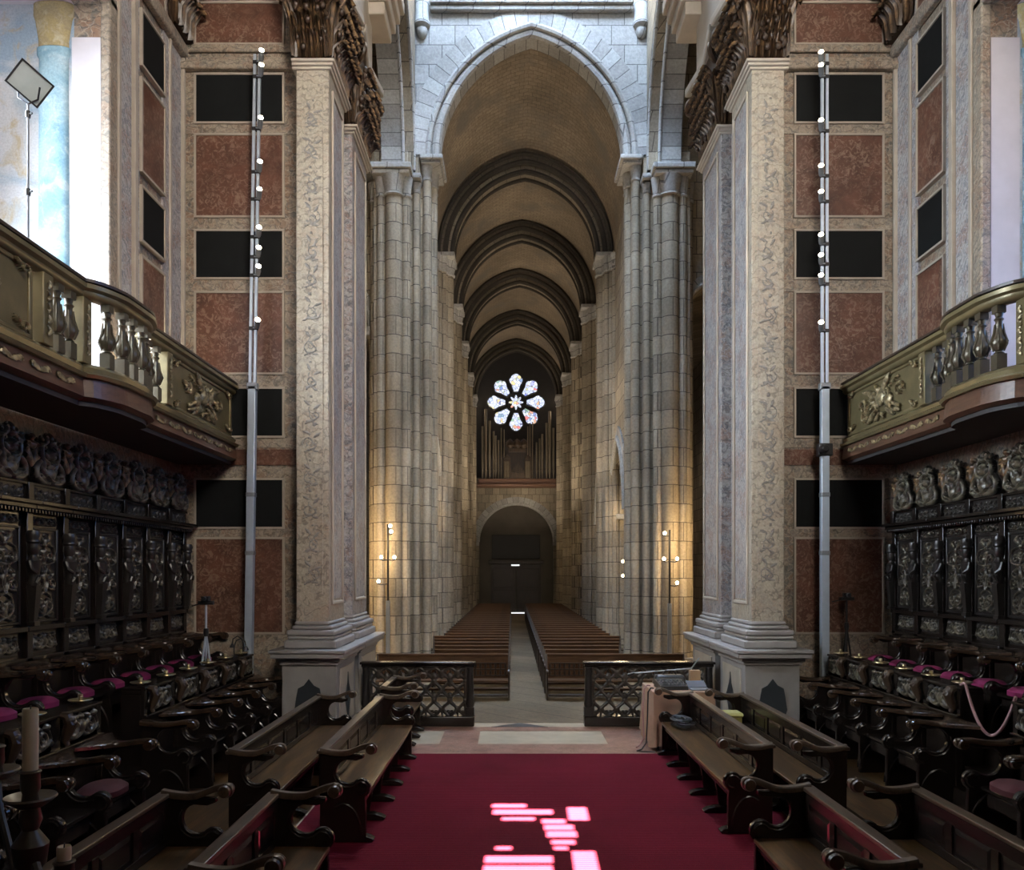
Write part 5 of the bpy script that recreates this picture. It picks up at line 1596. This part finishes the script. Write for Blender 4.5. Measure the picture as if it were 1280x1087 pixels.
vs = [(-.14, -.03, -.12), (.14, -.03, -.12), (.14, -.03, .12), (-.14, -.03, .12), (-.07, .1, -.06), (.07, .1, -.06), (.07, .1, .06), (-.07, .1, .06)]
m.add(vs, [(0, 1, 2, 3), (4, 5, 6, 7), (0, 1, 5, 4), (1, 2, 6, 5), (2, 3, 7, 6), (3, 0, 4, 7)]); m.build('lamp_housing', plain('blue grey housing', (0.1, 0.14, 0.24), 0.5), r, smooth=0)
m = MB(); m.M = MX
for a, b, c, d in ((-.15, .15, -.13, -.115), (-.15, .15, .115, .13), (-.15, -.135, -.115, .115), (.135, .15, -.115, .115)):
    m.box(a, b, -.045, -.028, c, d)
m.build('front_frame', M['black'], r, smooth=0)
m = MB(); m.M = MX; m.box(-.135, .135, -.038, -.031, -.115, .115); m.build('lamp_glass', M['lamp_glass'], r, smooth=0)

# ---- candelabrum with two candles
cb = at(38, 1000, 3.3)
r = thing('candelabrum', 'dark bronze candelabrum with drip pans at the lower corner by the outer bench', 'candelabrum', (cb.x, 3.3, .105))
P = lambda x, y, Y=3.3: at(x, y, Y) - Vector((cb.x, 3.3, .105))
top = P(38, 965); pan_z = P(38, 1000).z
m = MB(); m.lathe([(.2, .002), (.2, .05), (.08, .1), (.05, .16), (.04, .4), (.06, .46), (.03, .52), (.03, pan_z - .3), (.06, pan_z - .26), (.07, pan_z - .18), (.03, pan_z - .12), (.045, pan_z - .08), (.03, pan_z)], n=18); m.build('stem', M['iron'], r)
def pan_at(c, rad):
    m = MB(); m.lathe([(.02, -.03), (.05, -.025), (rad * .8, -.005), (rad, .012), (rad * .97, .02), (rad * .75, .006), (.03, -.01), (.03, -.01)], c, 24); q = m.build('drip_pan', M['iron_pan'], r)
    m = MB(); m.lathe([(.026, -.01), (.034, .0), (.03, .03), (.038, .05), (.036, .11), (.042, .118), (.036, .124), (.024, .124)], c, 16); m.build('socket', M['iron'], q)
pan_at((0, 0, pan_z), .1)
cL, cR = P(-6, 966, 3.55), P(80, 1115, 3.1)
for c, rad in ((cL, .1), (cR, .09)):
    pan_at(tuple(c), rad)
    m = MB(); m.tube([(0, 0, pan_z - .2), (c.x * .4, c.y * .4, pan_z - .34), (c.x * .85, c.y * .85, c.z - .16), (c.x, c.y, c.z - .02)], [.022, .018, .016, .022], 8); m.build('arm', M['iron'], r)
def candle(pt, h, rad, label):
    t = thing('candle', label, 'candle', pt)
    m = MB(); m.lathe([(rad * .98, 0), (rad, h * .5), (rad, h - .006), (rad * .9, h), (rad * .7, h - .008), (.003, h - .01)], n=20); m.build('wax', M['wax'], t)
    m = MB(); m.tube([(0, 0, h - .012), (.002, 0, h + .012)], .0025, 6); m.build('wick', M['black'], t)
t0 = at(38, 964, 3.3); candle((cb.x, 3.3, .105 + pan_z + .126), at(38, 885, 3.3).z - (.105 + pan_z + .126), .03, 'tall ivory candle on the middle pan of the bronze candelabrum')
wR = Vector((cb.x, 3.3, .105)) + cR
candle((wR.x, wR.y, wR.z + .126), at(80, 1057, 3.1).z - (wR.z + .126), .026, 'lower ivory candle in front of the outer bench, only its top in view')

# ---- salmon covered table with sound gear
ty0, ty1, tx0, tx1, tz = 10.75, 11.65, 1.5, 2.32, .80
r = thing('covered_table', 'table under a salmon cloth beside the lattice rail', 'table', ((tx0 + tx1) / 2, (ty0 + ty1) / 2, 0))
hx, hy = (tx1 - tx0) / 2, (ty1 - ty0) / 2
MB().box(-hx + .01, hx - .01, -hy + .01, hy - .01, tz - .035, tz - .004).build('table_top', M['bench'], r, smooth=0)
for sx in (-1, 1):
    for sy in (-1, 1):
        MB().box(sx * (hx - .07) - .02, sx * (hx - .07) + .02, sy * (hy - .07) - .02, sy * (hy - .07) + .02, .002, tz - .035).build('leg', M['black'], r, smooth=0)
m = MB(); rim = []
N = 96
for i in range(N):
    t = i / N * 4; sd_ = int(t); u = (t - sd_) * 2 - 1
    x, y = [(u * hx, -hy), (hx, u * hy), (-u * hx, hy), (-hx, -u * hy)][sd_]
    rim.append((x, y, [(0, -1), (1, 0), (0, 1), (-1, 0)][sd_]))
vs, fs = [], []
LV = 8
for j in range(LV + 1):
    q = j / LV
    for i, (x, y, (nx_, ny_)) in enumerate(rim):
        d = .004 + .035 * q * (.5 + .5 * math.sin(i * 1.9 + .8 * math.sin(i * .7))) + .015 * q
        vs.append((x + nx_ * d, y + ny_ * d, tz - q * (tz - .04 - .1 * (.5 + .5 * math.sin(i * .45)) * (1 if nx_ < 0 else .4))))
for j in range(LV):
    for i in range(N):
        i2 = (i + 1) % N; fs.append((j * N + i, j * N + i2, (j + 1) * N + i2, (j + 1) * N + i))
fs.append(tuple(range(N)))
m.add(vs, fs)
o = m.build('tablecloth', M['cloth'], None, recalc=False); o.location = ((tx0 + tx1) / 2, (ty0 + ty1) / 2, .003)
props(o, 'salmon cloth draped over the table beside the lattice rail', 'tablecloth')
mx = thing('mixing_desk', 'black sound mixing desk on the salmon table', 'mixer', (1.8, 11.08, tz + .008), .06)
m = MB(); m.taper(-.19, .19, -.2, .2, 0, -.185, .185, -.19, .2, .05); m.add([(-.185, -.19, .05), (.185, -.19, .05), (.185, .2, .05), (-.185, .2, .05), (-.185, .2, .1), (.185, .2, .1)], [(0, 1, 5, 4), (0, 4, 3), (1, 2, 5), (2, 3, 4, 5)]); m.build('body', M['black'], mx, smooth=0)
for i in range(8):
    for j in range(3):
        m = MB(); x, y = -.16 + .046 * i, -.12 + .1 * j; m.lathe([(.012, 0), (.011, .02), (.004, .021)], (x, y, .052 + (y + .19) / .39 * .05), 8); m.build('knob', M['grey_steel'], mx)
lp = thing('laptop', 'grey laptop lying at the bench side of the salmon table', 'laptop', (2.16, 10.92, tz + .008), 0)
m = MB(); m.box(-.13, .13, -.1, .1, 0, .018); m.build('keyboard_base', M['grey_steel'], lp, bevel=.005)
m = MB(); m.M = Matrix.Translation((0, .11, .018)) @ Matrix.Rotation(math.radians(-72), 4, 'X'); m.box(-.13, .13, -.005, .005, 0, .2); m.build('screen', M['screen'], lp, smooth=0)
bg = thing('equipment_bag', 'low black bag at the back of the salmon table', 'bag', (1.86, 11.48, tz + .008), 0)
m = MB(); m.taper(-.25, .25, -.13, .13, 0, -.2, .2, -.08, .08, .14); m.build('body', M['black'], bg, bevel=.04)
m = MB(); m.tube([(-.1, 0, .13), (-.06, 0, .19), (.06, 0, .19), (.1, 0, .13)], .012, 6); m.build('strap', M['rubber'], bg)
cb_ = MB(); cb_.box(-.12, .12, -.1, .1, 0, .2); o = cb_.build('cardboard_box', M['card'], None, bevel=.005); o.location = (2.78, 11.0, .002); 
o.location = (2.22, 11.48, tz + .008); o.scale = (.6, .6, 1); props(o, 'small brown cardboard box beside the black bag on the salmon table', 'box')
yb = thing('yellow_box', 'yellow green lidded box on the far end of the outer bench seat', 'box', (2.36, 10.16, .454))
m = MB(); m.box(-.13, .13, -.12, .12, 0, .13); m.build('box_body', M['box_lid'], yb, bevel=.01)
m = MB(); m.box(-.15, .15, -.14, .14, .13, .19); m.build('lid', M['box_lid'], yb, bevel=.03)
# cables: a heap on the bench seat and loops down the cloth
m = MB(); P_ = []
for i in range(120):
    t = i / 119; a = t * 8 * 2 * PI; rr = .1 + .035 * math.sin(t * 23)
    P_.append((rr * math.cos(a) + .02 * math.sin(t * 9), .16 * math.sin(a) + .05 * math.sin(t * 5), .02 + .12 * abs(math.sin(t * 2.9)) * (1 - .5 * t)))
m.tube(P_, .011, 6); o = m.build('cable_coil', M['rubber'], None); o.location = (1.74, 10.1, .452); props(o, 'tangled heap of black cables on the inner bench seat by the table', 'cable')
m = MB(); m.tube([(1.54, 10.98, .82), (1.5, 10.94, .83), (1.455, 10.9, .78), (1.44, 10.88, .4), (1.42, 10.85, .1), (1.35, 10.8, .02), (1.28, 10.74, .014), (1.34, 10.62, .03), (1.5, 10.6, .03)], .01, 6)
props(m.build('hanging_cable', M['rubber'], None), 'black cable hanging down the salmon cloth to the floor', 'cable')
m = MB(); m.tube([(1.54, 11.26, .82), (1.5, 11.22, .83), (1.45, 11.2, .78), (1.43, 11.19, .45), (1.44, 11.15, .1), (1.36, 11.05, .02), (1.3, 10.95, .015)], .009, 6)
props(m.build('pale_cable', M['rope'], None), 'pale cable hanging over the rail end of the salmon cloth', 'cable')
ms = thing('microphone_stand', 'microphone boom stand leaning across the lattice rail behind the table', 'microphone stand', (2.3, 12.05, 0.004))
a, b = at(793, 841, 12.0), at(816, 830, 12.0)
O_ = Vector((2.3, 12.05, .004))
m = MB(); m.tube([(0, 0, .03), (0, 0, .95)], .012, 8); m.build('pole', M['grey_steel'], ms)
m = MB(); m.tube([Vector((.12, 0, 1.12)), Vector((0, 0, .96)), a - O_], .011, 8); m.build('boom', M['grey_steel'], ms)
m = MB(); m.tube([a - O_, a - O_ + Vector((-.1, 0, -.03))], [.016, .024], 10); m.build('microphone', M['black'], ms)
for k in range(3):
    q = k * 2 * PI / 3; m = MB(); m.tube([(0, 0, .1), (.26 * math.cos(q), .26 * math.sin(q) * .6, .012)], .011, 6); m.build('leg', M['black'], ms)

# ---- rope across the gap on one side
m = MB(); A_, B_ = Vector((4.1, 7.935, 1.295)), Vector((4.1, 7.145, 1.295))
pts = []
for i in range(25):
    t = i / 24; p = A_.lerp(B_, t); p.z -= .42 * (1 - (2 * t - 1) ** 2); pts.append(p)
m.tube(pts, .014, 8); m.tube([A_ + Vector((0, .09, -.015)), A_ + Vector((0, .03, .01)), A_], .012, 6)
props(m.build('barrier_rope', M['rope'], None), 'pink barrier rope sagging across the gap between two choir desks', 'rope')

# ---- gooseneck reading lamps on the far end of a desk
for (x, y, s, lab) in ((-4.17, 10.85, 1, 'small black gooseneck lamp arching on the far desk by the leaning mast'), (-4.17, 11.24, -1, 'small black gooseneck lamp at the very end of the far desk by the pilaster')):
    t = thing('desk_lamp', lab, 'lamp', (x, y, 1.264))
    m = MB(); m.lathe([(.05, 0), (.05, .015), (.015, .02)], n=14); m.build('base', M['black'], t)
    m = MB(); m.tube([(0, 0, .015), (0, 0, .14), (s * .03, 0, .22), (s * .09, 0, .25), (s * .15, 0, .21), (s * .16, 0, .14)], .009, 8); m.build('gooseneck', M['black'], t)
    m = MB(); m.lathe([(.012, .15), (.035, .11), (.04, .09)], (s * .16, 0, 0), 12); m.build('shade', M['black'], t)

# ================================================================== LIGHT AND CAMERA
def area(name, loc, target, sx, sy, power, col, spread=PI):
    l = bpy.data.lights.new(name, 'AREA'); l.shape = 'RECTANGLE'; l.size = sx; l.size_y = sy; l.energy = power; l.color = col; l.spread = spread
    o = bpy.data.objects.new(name, l); COL.objects.link(o); o.location = loc
    o.rotation_euler = (Vector(target) - Vector(loc)).to_track_quat('-Z', 'Y').to_euler()
    return o
def point(name, loc, power, col, r=.08):
    l = bpy.data.lights.new(name, 'POINT'); l.energy = power; l.color = col; l.shadow_soft_size = r
    o = bpy.data.objects.new(name, l); COL.objects.link(o); o.location = loc
    return o
sun = bpy.data.lights.new('sun', 'SUN'); sun.energy = 420.0; sun.angle = math.radians(.25); sun.color = (1.0, .96, .9)
so = bpy.data.objects.new('sun', sun); COL.objects.link(so); so.rotation_euler = sd.to_track_quat('-Z', 'Y').to_euler()

COOL, WARM = (.72, .84, 1.0), (1.0, .74, .42)
area('window_daylight_floodlight_side', (-7.2, 7.6, 6.7), (3, 7.6, 3.6), 2.0, 4.1, 850, (.76, .88, 1.0), 2.1)
area('window_daylight_rope_side', (7.2, 7.6, 6.7), (-3, 6.9, 2.6), 2.0, 4.1, 110, (.16, .4, 1.0), 1.9)
point('loft_fill', (-4.9, 9.9, 4.6), 55, (1.0, .86, .66), .06)  # added fill without a fixture, brightens the wall behind the balusters
point('loft_fill_rope_side', (4.85, 9.9, 4.6), 6, (.6, .72, 1.0), .06)  # weak bluish fill added behind the other balustrade, no fixture
area('lantern_daylight', (0, 19.5, 26.0), (0, 20.3, 10), 5.0, 5.2, 5400, (.5, .69, 1.0))
area('altar_fill', (2.4, -2.2, 11.5), (-2.2, 12, 10.3), 4.0, 5.0, 840, (1.0, .92, .82), 1.75)  # unseen fill added behind the camera to light the chancel's front faces
for side, e in ((-1, 70), (1, 70)):
    x = (485 if side < 0 else 838)
    point('lamp_post_light', ((x - 640) * YL / F + CAMX + .3 * side, YL - .25, CAMZ + (716 - 690) * YL / F + .3), e, WARM, .25)
point('hidden_lamp_post_light', ((776 - 640) * Y3 / F + CAMX, Y3 - .1, 2.8), 60, WARM, .2)
for side in (-1, 1):
    point('transept_fill', (side * 5.9, 22.4, 3.2), 320, (1.0, .7, .36), .3)  # assumed warm source without a fixture, added to warm crossing walls and lower piers
    for y in (28.0, 33.0, 38.5, 44.5, 50.5):
        point('nave_fill', (nx(y) + side * 3.0, y + .4, 4.6), 36, (1.0, .78, .5), .3)  # warm fill added along the nave walls, no lamp stands here
for y in (28, 39, 50):
    area('nave_vault_fill', (nx(y), y, 5.2), (nx(y), y, 18), 1.6, 4.0, 310, (1.0, .86, .69))  # unseen upward fill added to brighten the vault, no fixture built
w = bpy.data.worlds.new('world'); SC.world = w; w.use_nodes = True
w.node_tree.nodes['Background'].inputs[0].default_value = (.6, .75, 1, 1); w.node_tree.nodes['Background'].inputs[1].default_value = .25

cam = bpy.data.cameras.new('camera'); co = bpy.data.objects.new('camera', cam); COL.objects.link(co)
co.location = (CAMX, 0, CAMZ); co.rotation_euler = (PI / 2, 0, 0)
cam.sensor_width = 36; cam.lens = 36 * F / 1280; cam.shift_y = 172.5 / 1280; cam.clip_start = .05; cam.clip_end = 300
SC.camera = co
vs_ = SC.view_settings
vs_.view_transform = 'Standard'; vs_.look = 'None'; vs_.gamma = 1.0; vs_.exposure = 0.0; vs_.use_curve_mapping = False
SC.cycles.use_denoising = True
SC.cycles.max_bounces = 8
SC.cycles.sample_clamp_indirect = 4.0
